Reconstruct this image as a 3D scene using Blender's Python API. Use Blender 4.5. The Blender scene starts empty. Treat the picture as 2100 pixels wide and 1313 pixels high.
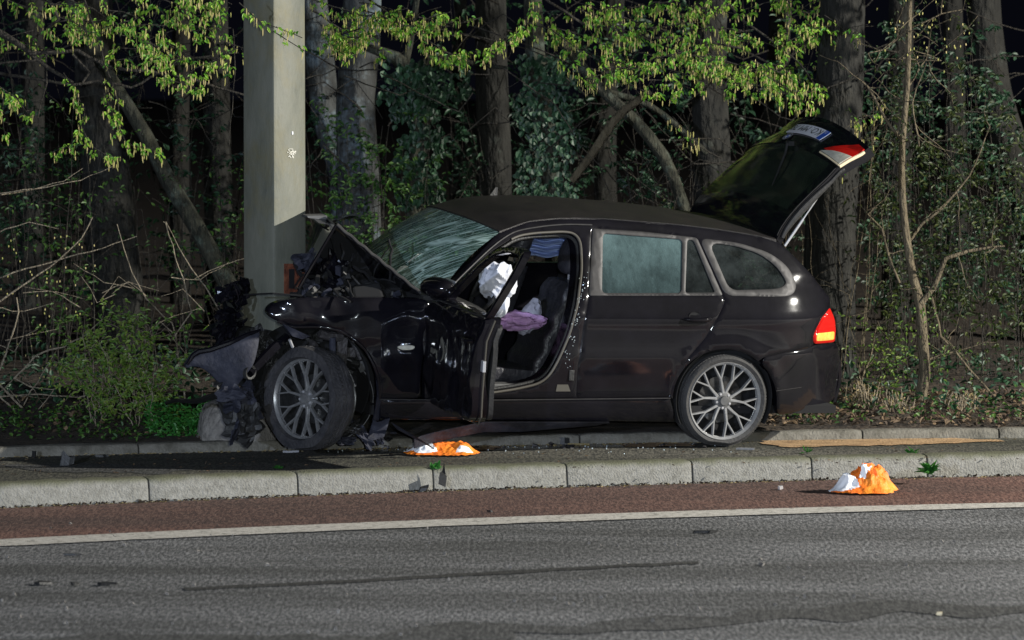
import bpy, bmesh, math, random
import numpy as np
from mathutils import Vector, Matrix, Euler, noise
from mathutils.geometry import delaunay_2d_cdt
R = math.radians
scene = bpy.context.scene
C = scene.collection
rnd = random.Random(7)

# ------------------------------------------------------------------ camera
FPX, HOR, CZ = 9400.0, 120.0, 2.68           # focal length in photo pixels, horizon row, camera height
PITCH = math.atan((656.5 - HOR) / FPX)
cam_d = bpy.data.cameras.new('camera'); cam = bpy.data.objects.new('camera', cam_d); C.objects.link(cam)
cam.location = (0, 0, CZ); cam.rotation_euler = (math.pi / 2 - PITCH, 0, 0)
cam_d.sensor_width = 36.0; cam_d.lens = FPX / 2100 * 36.0
cam_d.clip_start = 0.5; cam_d.clip_end = 600
cam_d.dof.use_dof = True; cam_d.dof.focus_distance = 29.6; cam_d.dof.aperture_fstop = 4.0
scene.camera = cam
# ------------------------------------------------------------------ night sky
w = bpy.data.worlds.new('World'); scene.world = w; w.use_nodes = True
bg = w.node_tree.nodes['Background']; bg.inputs[0].default_value = (0.30, 0.34, 0.62, 1); bg.inputs[1].default_value = 0.009
# ------------------------------------------------------------------ lamps (street lamp right of the camera, work light left of it)
def lamp(name, loc, target, size, energy, col, kind='AREA'):
    d = bpy.data.lights.new(name, kind); d.energy = energy; d.color = col
    if kind == 'AREA': d.shape = 'DISK'; d.size = size
    else: d.shadow_soft_size = size
    o = bpy.data.objects.new(name, d); C.objects.link(o); o.location = loc
    o.rotation_euler = (Vector(target) - Vector(loc)).to_track_quat('-Z', 'Y').to_euler()
    return o
lamp('street_lamp_light', (21, 25.0, 8.6), (0.5, 28.5, 0.8), 0.3, 14500, (1.0, 0.965, 0.88))
lamp('work_light', (-6.5, 3, 3.4), (-0.5, 29.5, 0.9), 0.4, 3600, (0.62, 0.74, 1.0))
lamp('camera_flash', (0.35, -0.1, 2.95), (0.0, 29.5, 1.2), 0.25, 3300, (0.86, 0.95, 1.0))
scene.view_settings.view_transform = 'Standard'; scene.view_settings.look = 'None'
scene.view_settings.gamma = 1; scene.view_settings.exposure = -0.5; scene.view_settings.use_curve_mapping = False

# ------------------------------------------------------------------ projection helpers: a photo pixel to a point of the place
FWD = Vector((0, math.cos(PITCH), -math.sin(PITCH))); UPV = Vector((0, math.sin(PITCH), math.cos(PITCH))); CAM = Vector((0, 0, CZ))
def ray(px, py): return Vector(((px - 1050) / FPX, 0, 0)) + UPV * ((656.5 - py) / FPX) + FWD
def W(px, py, Y):
    d = ray(px, py); return CAM + d * (Y / d.y)
def G(px, py, z=0.0):
    d = ray(px, py); return CAM + d * ((z - CZ) / d.z)
def pix(p, Y): return p * Y / FPX            # pixels to metres at a depth

# ------------------------------------------------------------------ objects
def tag(o, label=None, cat=None, group=None, kind=None):
    if label: o['label'] = label
    if cat: o['category'] = cat
    if group: o['group'] = group
    if kind: o['kind'] = kind
    return o
def thing(name, label, cat, loc=(0, 0, 0), group=None, rot=None):
    o = bpy.data.objects.new(name, None); C.objects.link(o); o.location = loc; o.empty_display_size = 0.1
    if rot: o.rotation_euler = rot
    return tag(o, label, cat, group)
def link(name, me, mat, parent=None, smooth=True):
    if mat is not None and not me.materials: me.materials.append(mat)
    if smooth: me.shade_smooth()
    o = bpy.data.objects.new(name, me); C.objects.link(o)
    if parent: o.parent = parent
    return o
class MB:
    def __init__(s, off=(0, 0, 0)): s.v = []; s.f = []; s.o = Vector(off)
    def add(s, vs, fs):
        n = len(s.v); s.v += [tuple(Vector(v) - s.o) for v in vs]; s.f += [tuple(i + n for i in f) for f in fs]
    def box(s, c, d, rot=None, taper=1.0):
        m = rot if rot is not None else Matrix.Identity(3)
        vs = []
        for z in (-1, 1):
            t = 1.0 if z < 0 else taper
            for x, y in ((-1, -1), (1, -1), (1, 1), (-1, 1)): vs.append(Vector(c) + m @ Vector((x * d[0] / 2 * t, y * d[1] / 2 * t, z * d[2] / 2)))
        s.add(vs, [(3, 2, 1, 0), (4, 5, 6, 7), (0, 1, 5, 4), (1, 2, 6, 5), (2, 3, 7, 6), (3, 0, 4, 7)])
    def tube(s, pts, rad, n=6, cap=True, flat=1.0, rough=0.0, seed=0):
        pts = [Vector(p) for p in pts]
        if not hasattr(rad, '__len__'): rad = [rad] * len(pts)
        vs = []; fs = []; u = None
        for i, p in enumerate(pts):
            t = (pts[min(i + 1, len(pts) - 1)] - pts[max(i - 1, 0)])
            t = t.normalized() if t.length > 1e-9 else Vector((0, 0, 1))
            if u is None:
                u = t.cross(Vector((0, 1, 0)) if abs(t.y) < .9 else Vector((1, 0, 0))).normalized()
            u = (u - t * u.dot(t))
            u = u.normalized() if u.length > 1e-6 else t.orthogonal().normalized()
            w_ = t.cross(u)
            for k in range(n):
                a = 2 * math.pi * k / n
                rr = rad[i]
                if rough: rr *= 1 + rough * noise.noise(Vector((math.cos(a) * 1.3 + seed, math.sin(a) * 1.3, p.length * 1.7 + seed)))
                vs.append(p + u * math.cos(a) * rr + w_ * math.sin(a) * rr * flat)
        for i in range(len(pts) - 1):
            for k in range(n):
                a, b = i * n + k, i * n + (k + 1) % n
                fs.append((a, b, b + n, a + n))
        if cap: fs.append(tuple(range(n - 1, -1, -1))); fs.append(tuple(range((len(pts) - 1) * n, len(pts) * n)))
        s.add(vs, fs)
    def lathe(s, prof, n=48, c=(0, 0, 0), a0=0, a1=2 * math.pi, wob=None):   # profile of (radius, y), round the y axis
        vs = []; fs = []; m = len(prof); full = abs(a1 - a0 - 2 * math.pi) < 1e-6
        N = n if full else n + 1
        for i in range(N):
            a = a0 + (a1 - a0) * i / n
            for r, y in prof:
                k = wob(a, r, y) if wob else 1.0
                vs.append((c[0] + r * k * math.cos(a), c[1] + y, c[2] + r * k * math.sin(a)))
        for i in range(n):
            j = (i + 1) % N
            for k in range(m - 1): fs.append((i * m + k, i * m + k + 1, j * m + k + 1, j * m + k))
        s.add(vs, fs)
    def prism(s, poly, d):                  # polygon of 3-D points extruded by the vector d
        n = len(poly); d = Vector(d); a = [Vector(p) for p in poly]
        s.add(a + [p + d for p in a], [tuple(range(n)), tuple(range(2 * n - 1, n - 1, -1))] + [(i, i + n, (i + 1) % n + n, (i + 1) % n) for i in range(n)])
    def grid(s, fn, nu, nv, thick=None):
        vs = [Vector(fn(i / nu, j / nv)) for i in range(nu + 1) for j in range(nv + 1)]
        fs = [(i * (nv + 1) + j, (i + 1) * (nv + 1) + j, (i + 1) * (nv + 1) + j + 1, i * (nv + 1) + j + 1) for i in range(nu) for j in range(nv)]
        if thick is not None:
            n = len(vs); t = Vector(thick); vs = vs + [v + t for v in vs]
            fs = fs + [tuple(q + n for q in reversed(f)) for f in fs]
            for i in range(nu):
                for j in (0, nv): a = i * (nv + 1) + j; b = a + nv + 1; fs.append((a, b, b + n, a + n) if j else (b, a, a + n, b + n))
            for j in range(nv):
                for i in (0, nu): a = i * (nv + 1) + j; b = a + 1; fs.append((b, a, a + n, b + n) if i else (a, b, b + n, a + n))
        s.add(vs, fs)
    def build(s, name, mat, parent=None, smooth=False, bevel=0, angle=35):
        me = bpy.data.meshes.new(name); me.from_pydata(s.v, [], s.f)
        if bevel:
            bm = bmesh.new(); bm.from_mesh(me)
            es = [e for e in bm.edges if len(e.link_faces) == 2 and e.calc_face_angle(0) > R(30)]
            bmesh.ops.bevel(bm, geom=es, offset=bevel, segments=2, affect='EDGES', profile=.6)
            bm.to_mesh(me); bm.free()
        o = link(name, me, mat, parent, smooth)
        if smooth:
            try: me.set_sharp_from_angle(angle=R(angle))
            except Exception: pass
        return o

# ------------------------------------------------------------------ materials
def mat(name, col, rough=0.5, metal=0.0, coat=0.0, spec=0.5):
    m = bpy.data.materials.new(name); m.use_nodes = True
    b = m.node_tree.nodes['Principled BSDF']
    b.inputs['Base Color'].default_value = (*col, 1); b.inputs['Roughness'].default_value = rough
    b.inputs['Metallic'].default_value = metal; b.inputs['Coat Weight'].default_value = coat; b.inputs['Coat Roughness'].default_value = .03
    b.inputs['Specular IOR Level'].default_value = spec
    return m
def nd(m, t, **k):
    n = m.node_tree.nodes.new(t)
    for a, v in k.items():
        if a.startswith('_'): setattr(n, a[1:], v)
        else: n.inputs[a].default_value = v
    return n
def lk(m, a, b): m.node_tree.links.new(a, b)
def P_(m): return m.node_tree.nodes['Principled BSDF']
def coords(m, scale=(1, 1, 1), rot=(0, 0, 0), obj=True):
    t = nd(m, 'ShaderNodeTexCoord'); mp = nd(m, 'ShaderNodeMapping'); mp.inputs['Scale'].default_value = scale; mp.inputs['Rotation'].default_value = rot
    lk(m, t.outputs['Object' if obj else 'Generated'], mp.inputs[0]); return mp.outputs[0]
def ramp(m, src, stops):
    r = nd(m, 'ShaderNodeValToRGB'); e = r.color_ramp.elements
    while len(e) < len(stops): e.new(.5)
    for el, (p, c) in zip(e, stops): el.position = p; el.color = (*c, 1) if len(c) == 3 else c
    lk(m, src, r.inputs[0]); return r.outputs[0]
def noisy(name, stops, scale=5, detail=6, rough=.8, bump=0., bscale=None, sc=(1, 1, 1), metal=0, dist=.02, spec=.5, contrast_noise=None):
    m = mat(name, (.5, .5, .5), rough, metal, spec=spec); c = coords(m, sc)
    n = nd(m, 'ShaderNodeTexNoise', Scale=scale, Detail=detail, Roughness=.65); lk(m, c, n.inputs['Vector'])
    col = ramp(m, n.outputs['Fac'], stops)
    if contrast_noise:
        s2, lo, hi = contrast_noise
        n3 = nd(m, 'ShaderNodeTexNoise', Scale=s2, Detail=2); lk(m, c, n3.inputs['Vector'])
        f = ramp(m, n3.outputs['Fac'], [(.3, (lo,) * 3), (.7, (hi,) * 3)])
        mx = nd(m, 'ShaderNodeMix', _data_type='RGBA', _blend_type='MULTIPLY'); mx.inputs[0].default_value = 1
        lk(m, col, mx.inputs[6]); lk(m, f, mx.inputs[7]); col = mx.outputs[2]
    lk(m, col, P_(m).inputs['Base Color'])
    if bump:
        n2 = nd(m, 'ShaderNodeTexNoise', Scale=bscale or scale * 4, Detail=4); lk(m, c, n2.inputs['Vector'])
        b = nd(m, 'ShaderNodeBump', Strength=bump, Distance=dist); lk(m, n2.outputs['Fac'], b.inputs['Height']); lk(m, b.outputs[0], P_(m).inputs['Normal'])
    return m
M = {}
def g3(v): return (v, v, v)
# car paint: black with a film of dust and droplets
def paint():
    m = mat('black_paint', (.006, .005, .008), .6, 0, 1.0, .05); c = coords(m)
    n = nd(m, 'ShaderNodeTexNoise', Scale=3.0, Detail=8, Roughness=.7); lk(m, c, n.inputs['Vector'])
    lk(m, ramp(m, n.outputs['Fac'], [(.35, (.0022, .002, .0035)), (.75, (.0065, .006, .0095))]), P_(m).inputs['Base Color'])
    lk(m, ramp(m, n.outputs['Fac'], [(.3, g3(.04)), (.8, g3(.14))]), P_(m).inputs['Coat Roughness'])
    v = nd(m, 'ShaderNodeTexNoise', Scale=260, Detail=1); lk(m, c, v.inputs['Vector'])
    b = nd(m, 'ShaderNodeBump', Strength=.05, Distance=.001); lk(m, v.outputs['Fac'], b.inputs['Height'])
    lk(m, b.outputs[0], P_(m).inputs['Normal'])
    return m
M['paint'] = paint()
M['roof'] = noisy('dewy_roof_paint', [(.3, (.010, .009, .010)), (.7, (.024, .021, .021))], 9, 8, .42, .25, 300)
M['plastic'] = noisy('black_plastic', [(.3, g3(.01)), (.8, g3(.03))], 12, 5, .55, .2, 60)
M['scuffed'] = noisy('scuffed_grey_plastic', [(.3, (.012, .013, .020)), (.52, (.030, .032, .046)), (.75, (.065, .065, .08))], 7, 8, .65, .4, 30, spec=.2)
M['underbody'] = noisy('dirty_underbody_metal', [(.3, (.015, .014, .015)), (.6, (.05, .045, .045)), (.8, (.11, .10, .10))], 14, 6, .6, .6, 40)
M['rubber'] = noisy('tyre_rubber', [(.3, (.022, .022, .023)), (.75, (.05, .048, .047))], 9, 6, .75, .3, 60)
M['dusty_rubber'] = noisy('dusty_tyre_rubber', [(.35, (.02, .02, .024)), (.6, (.045, .043, .045)), (.8, (.12, .11, .10))], 8, 7, .8, .6, 50)
M['alloy'] = noisy('gunmetal_alloy', [(.3, g3(.30)), (.7, g3(.44))], 20, 3, .30, metal=.45)
M['dark_alloy'] = noisy('dark_alloy_barrel', [(.3, g3(.05)), (.7, g3(.13))], 20, 3, .35, metal=.8)
M['satin'] = noisy('satin_aluminium_trim', [(.3, (.032, .031, .032)), (.7, (.058, .056, .056))], 25, 4, .5, metal=.3, spec=.3, sc=(1, 1, .3))
M['chrome'] = mat('bright_metal', (.75, .75, .78), .2, .6)
M['seal'] = mat('door_seal', (.075, .068, .056), .5)
M['black'] = mat('deep_black_lining', (.004, .004, .005), .9)
M['leather'] = noisy('black_leather', [(.3, (.022, .022, .028)), (.8, (.05, .05, .06))], 10, 5, .38, .5, 35)
M['grey_trim'] = noisy('grey_interior_plastic', [(.3, g3(.06)), (.8, g3(.13))], 8, 4, .6)
M['airbag'] = noisy('white_airbag_nylon', [(.3, (.50, .52, .60)), (.7, (.68, .70, .76))], 6, 5, .9, .2, 60, dist=.005, spec=.1)
M['blue_bag'] = noisy('pale_blue_curtain_nylon', [(.3, (.22, .30, .55)), (.7, (.36, .46, .75))], 3, 5, .7, .5, 5, sc=(1, 1, 22), dist=.03)
M['purple'] = noisy('lilac_cloth', [(.3, (.36, .20, .42)), (.7, (.50, .32, .55))], 20, 4, .9, .4, 40)
M['grey_cloth'] = noisy('grey_cloth', [(.3, (.24, .24, .30)), (.7, (.36, .37, .44))], 20, 4, .9, .4, 40)
M['paper'] = noisy('paper', [(.3, (.62, .60, .52)), (.7, (.75, .73, .66))], 20, 3, .8)
M['white_plate'] = mat('number_plate_white', (.80, .80, .84), .35)
M['plate_blue'] = mat('number_plate_blue', (.03, .10, .48), .35)
M['ink'] = mat('black_ink', (.01, .01, .01), .4)
M['lens_red'] = noisy('red_lamp_lens', [(.3, (.42, .008, .006)), (.7, (.62, .014, .01))], 6, 2, .12, .6, 4, sc=(.2, .2, 40), dist=.006)
M['lens_amber'] = noisy('amber_lamp_lens', [(.3, (.80, .38, .06)), (.7, (.9, .55, .12))], 40, 2, .2)
M['lens_clear'] = noisy('clear_lamp_lens', [(.3, (.42, .40, .34)), (.7, (.62, .60, .50))], 30, 2, .12)
M['cream'] = mat('cream_lamp_edge', (.78, .66, .44), .4)
def glass(name, tint, alpha, dirt_col, lo, hi, scale, sc=(1, 1, 1), rough=.03, drops=False):
    m = bpy.data.materials.new(name); m.use_nodes = True; nt = m.node_tree; nt.nodes.clear()
    out = nd(m, 'ShaderNodeOutputMaterial'); tr = nd(m, 'ShaderNodeBsdfTransparent', Color=(*tint, 1)); gl = nd(m, 'ShaderNodeBsdfGlossy', Roughness=rough, Color=(1, 1, 1, 1))
    df = nd(m, 'ShaderNodeBsdfDiffuse', Color=(*dirt_col, 1)); c = coords(m, sc)
    n = nd(m, 'ShaderNodeTexNoise', Scale=scale, Detail=9, Roughness=.72); lk(m, c, n.inputs['Vector'])
    f = ramp(m, n.outputs['Fac'], [(.32, g3(lo)), (.68, g3(hi))])
    if drops:
        c2 = coords(m, (11, 11, .9)); nn = nd(m, 'ShaderNodeTexNoise', Scale=2, Detail=5, Roughness=.7); lk(m, c2, nn.inputs['Vector'])
        t3 = nd(m, 'ShaderNodeTexCoord'); sz = nd(m, 'ShaderNodeSeparateXYZ'); lk(m, t3.outputs['Object'], sz.inputs[0])
        ma = nd(m, 'ShaderNodeMath', _operation='MULTIPLY_ADD'); lk(m, nn.outputs['Fac'], ma.inputs[0]); ma.inputs[1].default_value = .35; lk(m, sz.outputs['Z'], ma.inputs[2])
        mr = ramp(m, ma.outputs[0], [(.0, g3(.0)), (1., g3(1))]); mrg = nd(m, 'ShaderNodeMapRange'); lk(m, ma.outputs[0], mrg.inputs[0]); mrg.inputs[1].default_value = 1.08; mrg.inputs[2].default_value = 1.52; mrg.inputs[3].default_value = .22; mrg.inputs[4].default_value = 1.0
        mu = nd(m, 'ShaderNodeMath', _operation='MULTIPLY'); lk(m, f, mu.inputs[0]); lk(m, mrg.outputs[0], mu.inputs[1]); f = mu.outputs[0]
    m1 = nd(m, 'ShaderNodeMixShader'); lk(m, f, m1.inputs[0]); lk(m, tr.outputs[0], m1.inputs[1]); lk(m, df.outputs[0], m1.inputs[2])
    fr = nd(m, 'ShaderNodeFresnel', IOR=1.5); m2 = nd(m, 'ShaderNodeMixShader'); lk(m, fr.outputs[0], m2.inputs[0]); lk(m, m1.outputs[0], m2.inputs[1]); lk(m, gl.outputs[0], m2.inputs[2])
    lk(m, m2.outputs[0], out.inputs[0])
    if drops:
        n2 = nd(m, 'ShaderNodeTexVoronoi', Scale=150); lk(m, c, n2.inputs['Vector'])
        b = nd(m, 'ShaderNodeBump', Strength=.5, Distance=.003); lk(m, n2.outputs['Distance'], b.inputs['Height']); lk(m, b.outputs[0], df.inputs['Normal'])
    return m
M['fog_glass'] = glass('fogged_side_glass', (.20, .27, .27), 0, (.12, .185, .19), .25, .98, 2.6, (1, 1, .55), drops=True)
M['side_glass'] = glass('dusty_side_glass', (.30, .34, .33), 0, (.10, .12, .12), .05, .45, 5, drops=True)
M['tail_glass'] = glass('dark_tailgate_glass', (.10, .12, .10), 0, (.022, .030, .022), .35, .8, 5, rough=.12)
def crack_glass():
    m = bpy.data.materials.new('shattered_windscreen_glass'); m.use_nodes = True; nt = m.node_tree; nt.nodes.clear()
    out = nd(m, 'ShaderNodeOutputMaterial'); tr = nd(m, 'ShaderNodeBsdfTransparent', Color=(.34, .50, .42, 1)); gl = nd(m, 'ShaderNodeBsdfGlossy', Roughness=.12)
    df = nd(m, 'ShaderNodeBsdfDiffuse', Color=(.24, .42, .33, 1)); wh = nd(m, 'ShaderNodeBsdfPrincipled'); wh.inputs['Base Color'].default_value = (.62, .82, .74, 1); wh.inputs['Roughness'].default_value = .2
    t = nd(m, 'ShaderNodeTexCoord'); uv = t.outputs['UV']
    def lines(rot, sc, th, dist, seed):
        m0 = nd(m, 'ShaderNodeMapping'); m0.inputs['Rotation'].default_value = (0, 0, rot); lk(m, uv, m0.inputs[0])
        mp = nd(m, 'ShaderNodeMapping'); mp.inputs['Scale'].default_value = sc; mp.inputs['Location'].default_value = (seed, seed * .7, 0)
        lk(m, m0.outputs[0], mp.inputs[0])
        n = nd(m, 'ShaderNodeTexVoronoi', _feature='DISTANCE_TO_EDGE', Scale=1.0); n.inputs['Randomness'].default_value = 1
        ns = nd(m, 'ShaderNodeTexNoise', Scale=1.3, Detail=2); lk(m, m0.outputs[0], ns.inputs['Vector'])
        ad = nd(m, 'ShaderNodeMix', _data_type='RGBA', _blend_type='ADD'); ad.inputs[0].default_value = dist; lk(m, mp.outputs[0], ad.inputs[6]); lk(m, ns.outputs['Color'], ad.inputs[7])
        lk(m, ad.outputs[2], n.inputs['Vector'])
        return ramp(m, n.outputs['Distance'], [(0, g3(1)), (th, g3(.0))])
    a = lines(R(51), (.8, 15, 1), .04, 1.9, 1.3); b = lines(R(60), (1.5, 26, 1), .05, 1.9, 4.1); d = lines(.4, (20, 24, 1), .05, .3, 7.7)
    mx = nd(m, 'ShaderNodeMath', _operation='MAXIMUM'); lk(m, a, mx.inputs[0]); lk(m, b, mx.inputs[1])
    n3 = nd(m, 'ShaderNodeTexNoise', Scale=5, Detail=3); lk(m, uv, n3.inputs['Vector'])
    dm = nd(m, 'ShaderNodeMath', _operation='MULTIPLY'); lk(m, d, dm.inputs[0]); lk(m, ramp(m, n3.outputs['Fac'], [(.45, g3(0)), (.65, g3(.8))]), dm.inputs[1])
    m3 = nd(m, 'ShaderNodeMath', _operation='MAXIMUM'); lk(m, mx.outputs[0], m3.inputs[0]); lk(m, dm.outputs[0], m3.inputs[1])
    n4 = nd(m, 'ShaderNodeTexNoise', Scale=9, Detail=5, Roughness=.7); lk(m, uv, n4.inputs['Vector'])
    s1 = nd(m, 'ShaderNodeMixShader'); lk(m, ramp(m, n4.outputs['Fac'], [(.3, g3(.08)), (.7, g3(.55))]), s1.inputs[0]); lk(m, tr.outputs[0], s1.inputs[1]); lk(m, df.outputs[0], s1.inputs[2])
    s2 = nd(m, 'ShaderNodeMixShader'); lk(m, m3.outputs[0], s2.inputs[0]); lk(m, s1.outputs[0], s2.inputs[1]); lk(m, wh.outputs[0], s2.inputs[2])
    bp = nd(m, 'ShaderNodeBump', Strength=.6, Distance=.004); lk(m, m3.outputs[0], bp.inputs['Height']); lk(m, bp.outputs[0], gl.inputs['Normal'])
    fr = nd(m, 'ShaderNodeFresnel', IOR=1.45); s3 = nd(m, 'ShaderNodeMixShader'); lk(m, fr.outputs[0], s3.inputs[0]); lk(m, s2.outputs[0], s3.inputs[1]); lk(m, gl.outputs[0], s3.inputs[2])
    lk(m, s3.outputs[0], out.inputs[0]); return m
M['crack'] = crack_glass()
# ground
def asphalt(name, lo, mid, hi, tint2, bump=.5):
    m = mat(name, (.05,) * 3, .85); c = coords(m, (1, .17, 1))
    n = nd(m, 'ShaderNodeTexNoise', Scale=60, Detail=4, Roughness=.8); lk(m, c, n.inputs['Vector'])
    big = nd(m, 'ShaderNodeTexNoise', Scale=.7, Detail=5, Roughness=.6); lk(m, coords(m, (.35, 1.6, 1), (0, 0, -.3)), big.inputs['Vector'])
    base = ramp(m, n.outputs['Fac'], [(.40, lo), (.5, mid), (.60, hi)])
    f = ramp(m, big.outputs['Fac'], [(.36, tint2), (.62, (1, 1, 1))])
    mx = nd(m, 'ShaderNodeMix', _data_type='RGBA', _blend_type='MULTIPLY'); mx.inputs[0].default_value = 1; lk(m, base, mx.inputs[6]); lk(m, f, mx.inputs[7])
    v = nd(m, 'ShaderNodeTexVoronoi', Scale=75); lk(m, c, v.inputs['Vector'])
    sp = ramp(m, v.outputs['Distance'], [(.04, g3(1)), (.14, g3(0))])
    wn = nd(m, 'ShaderNodeTexNoise', Scale=30, Detail=1); lk(m, c, wn.inputs['Vector'])
    mm = nd(m, 'ShaderNodeMath', _operation='MULTIPLY'); lk(m, sp, mm.inputs[0]); lk(m, ramp(m, wn.outputs['Fac'], [(.5, g3(0)), (.62, g3(.7))]), mm.inputs[1])
    m2 = nd(m, 'ShaderNodeMix', _data_type='RGBA'); lk(m, mm.outputs[0], m2.inputs[0]); lk(m, mx.outputs[2], m2.inputs[6]); m2.inputs[7].default_value = (.20, .19, .175, 1)
    lk(m, m2.outputs[2], P_(m).inputs['Base Color'])
    b = nd(m, 'ShaderNodeBump', Strength=bump, Distance=.012); lk(m, n.outputs['Fac'], b.inputs['Height']); lk(m, b.outputs[0], P_(m).inputs['Normal'])
    return m
M['asphalt'] = asphalt('road_asphalt', (.035, .037, .040), (.120, .124, .13), (.30, .30, .31), (.42, .42, .40))
M['tar'] = asphalt('tar_seal', (.022, .023, .024), (.062, .063, .063), (.13, .13, .13), (.6, .6, .56))
M['seam'] = asphalt('seam_bitumen', (.010, .010, .010), (.030, .030, .028), (.06, .06, .056), (.6, .6, .56))
M['red_asphalt'] = asphalt('red_brown_asphalt', (.05, .024, .019), (.13, .060, .046), (.23, .13, .10), (.55, .62, .66))
M['path'] = asphalt('gritty_path_asphalt', (.03, .03, .026), (.09, .085, .070), (.19, .18, .145), (.38, .40, .33))
M['line'] = noisy('worn_white_line', [(.34, (.16, .155, .14)), (.46, (.50, .48, .44)), (.8, (.66, .64, .60))], 22, 8, .7, .3, 60)
def kerbmat():
    m = noisy('kerb_concrete', [(.3, (.15, .145, .125)), (.5, (.22, .215, .19)), (.75, (.29, .285, .26))], 28, 9, .85, .5, 80)
    # moss on the top back edge
    c = coords(m); sx = nd(m, 'ShaderNodeSeparateXYZ'); t = nd(m, 'ShaderNodeTexCoord'); lk(m, t.outputs['Object'], sx.inputs[0])
    n = nd(m, 'ShaderNodeTexNoise', Scale=7, Detail=6, Roughness=.7); lk(m, c, n.inputs['Vector'])
    ad = nd(m, 'ShaderNodeMath', _operation='MULTIPLY_ADD'); lk(m, n.outputs['Fac'], ad.inputs[0]); ad.inputs[1].default_value = .09; lk(m, sx.outputs['Z'], ad.inputs[2])
    f = ramp(m, ad.outputs[0], [(.158, g3(0)), (.192, g3(.85))])
    prev = P_(m).inputs['Base Color'].links[0].from_socket
    mx = nd(m, 'ShaderNodeMix', _data_type='RGBA'); lk(m, f, mx.inputs[0]); lk(m, prev, mx.inputs[6]); mx.inputs[7].default_value = (.085, .088, .045, 1)
    lk(m, mx.outputs[2], P_(m).inputs['Base Color']); return m
M['kerb'] = kerbmat()
M['old_kerb'] = noisy('weathered_edging', [(.3, (.07, .065, .05)), (.5, (.15, .14, .115)), (.75, (.22, .21, .18))], 9, 9, .9, .5, 60)
M['concrete'] = noisy('rough_concrete', [(.3, (.10, .092, .082)), (.5, (.20, .185, .165)), (.75, (.32, .30, .27))], 5, 9, .9, .8, 25, dist=.04)
M['soil'] = noisy('dark_leaf_soil', [(.3, (.012, .009, .006)), (.5, (.04, .028, .018)), (.75, (.085, .062, .04))], 6, 9, .95, 1, 25, dist=.05)
M['sand'] = noisy('orange_absorbent', [(.3, (.22, .13, .06)), (.5, (.44, .28, .14)), (.8, (.58, .40, .23))], 9, 8, .95, .6, 60)
M['fluid'] = noisy('dark_fluid', [(.3, (.010, .006, .006)), (.7, (.035, .018, .018))], 5, 5, .22)
def polemat():
    m = noisy('grey_green_pole_paint', [(.25, (.075, .082, .066)), (.5, (.135, .138, .108)), (.75, (.18, .178, .145))], 4.5, 9, .6, .15, 40, sc=(1, 1, .35))
    c = coords(m, (1, 1, .8)); n = nd(m, 'ShaderNodeTexNoise', Scale=1.6, Detail=8, Roughness=.7); lk(m, c, n.inputs['Vector'])
    f = ramp(m, n.outputs['Fac'], [(.50, g3(0)), (.64, g3(.65))])
    prev = P_(m).inputs['Base Color'].links[0].from_socket
    mx = nd(m, 'ShaderNodeMix', _data_type='RGBA'); lk(m, f, mx.inputs[0]); lk(m, prev, mx.inputs[6]); mx.inputs[7].default_value = (.15, .13, .06, 1)
    lk(m, mx.outputs[2], P_(m).inputs['Base Color']); return m
M['pole'] = polemat()
M['rust'] = noisy('rusty_plate', [(.3, (.05, .015, .008)), (.55, (.16, .045, .02)), (.8, (.26, .11, .06))], 14, 8, .85, .6, 40)
def bark(name, a, b, c_, sc=9, lich=None):
    m = noisy(name, [(.3, a), (.5, b), (.75, c_)], sc, 9, .92, 1, sc * 3, sc=(1, 1, .4), dist=.05)
    if lich:
        c = coords(m); n = nd(m, 'ShaderNodeTexNoise', Scale=3.2, Detail=8, Roughness=.75); lk(m, c, n.inputs['Vector'])
        f = ramp(m, n.outputs['Fac'], [(lich[0], g3(0)), (lich[0] + .13, g3(.85))])
        prev = P_(m).inputs['Base Color'].links[0].from_socket
        mx = nd(m, 'ShaderNodeMix', _data_type='RGBA'); lk(m, f, mx.inputs[0]); lk(m, prev, mx.inputs[6]); mx.inputs[7].default_value = (*lich[1], 1)
        lk(m, mx.outputs[2], P_(m).inputs['Base Color'])
    return m
M['bark_brown'] = bark('brown_bark', (.005, .005, .004), (.012, .0115, .009), (.028, .027, .022), 8, (.58, (.06, .07, .06)))
M['bark_green'] = bark('mossy_bark', (.011, .012, .008), (.030, .031, .020), (.065, .062, .042), 10, (.54, (.10, .13, .105)))
M['bark_pale'] = bark('lichen_bark', (.02, .02, .018), (.05, .052, .05), (.10, .11, .11), 5, (.50, (.16, .205, .23)))
M['bark_tan'] = bark('tan_sapling_bark', (.06, .048, .028), (.12, .095, .058), (.18, .15, .095), 14)
M['twig'] = bark('twig_bark', (.016, .014, .011), (.036, .031, .024), (.07, .06, .045), 20)
M['pale_twig'] = bark('pale_twig_bark', (.14, .115, .08), (.26, .215, .15), (.38, .32, .23), 20)
def leafmat(name, stops, trans=.35, rough=.5):
    m = bpy.data.materials.new(name); m.use_nodes = True; nt = m.node_tree; p = P_(m); out = nt.nodes['Material Output']
    g = nd(m, 'ShaderNodeNewGeometry'); col = ramp(m, g.outputs['Random Per Island'], stops)
    lk(m, col, p.inputs['Base Color']); p.inputs['Roughness'].default_value = rough
    t = nd(m, 'ShaderNodeBsdfTranslucent'); lk(m, col, t.inputs[0]); mx = nd(m, 'ShaderNodeMixShader'); mx.inputs[0].default_value = trans
    lk(m, p.outputs[0], mx.inputs[1]); lk(m, t.outputs[0], mx.inputs[2]); lk(m, mx.outputs[0], out.inputs[0]); return m
M['leaf_fresh'] = leafmat('fresh_hornbeam_leaf', [(0, (.07, .25, .03)), (.5, (.22, .47, .045)), (1, (.44, .64, .08))])
M['leaf_mid'] = leafmat('green_leaf', [(0, (.018, .06, .014)), (.5, (.05, .13, .024)), (1, (.12, .23, .042))])
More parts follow.
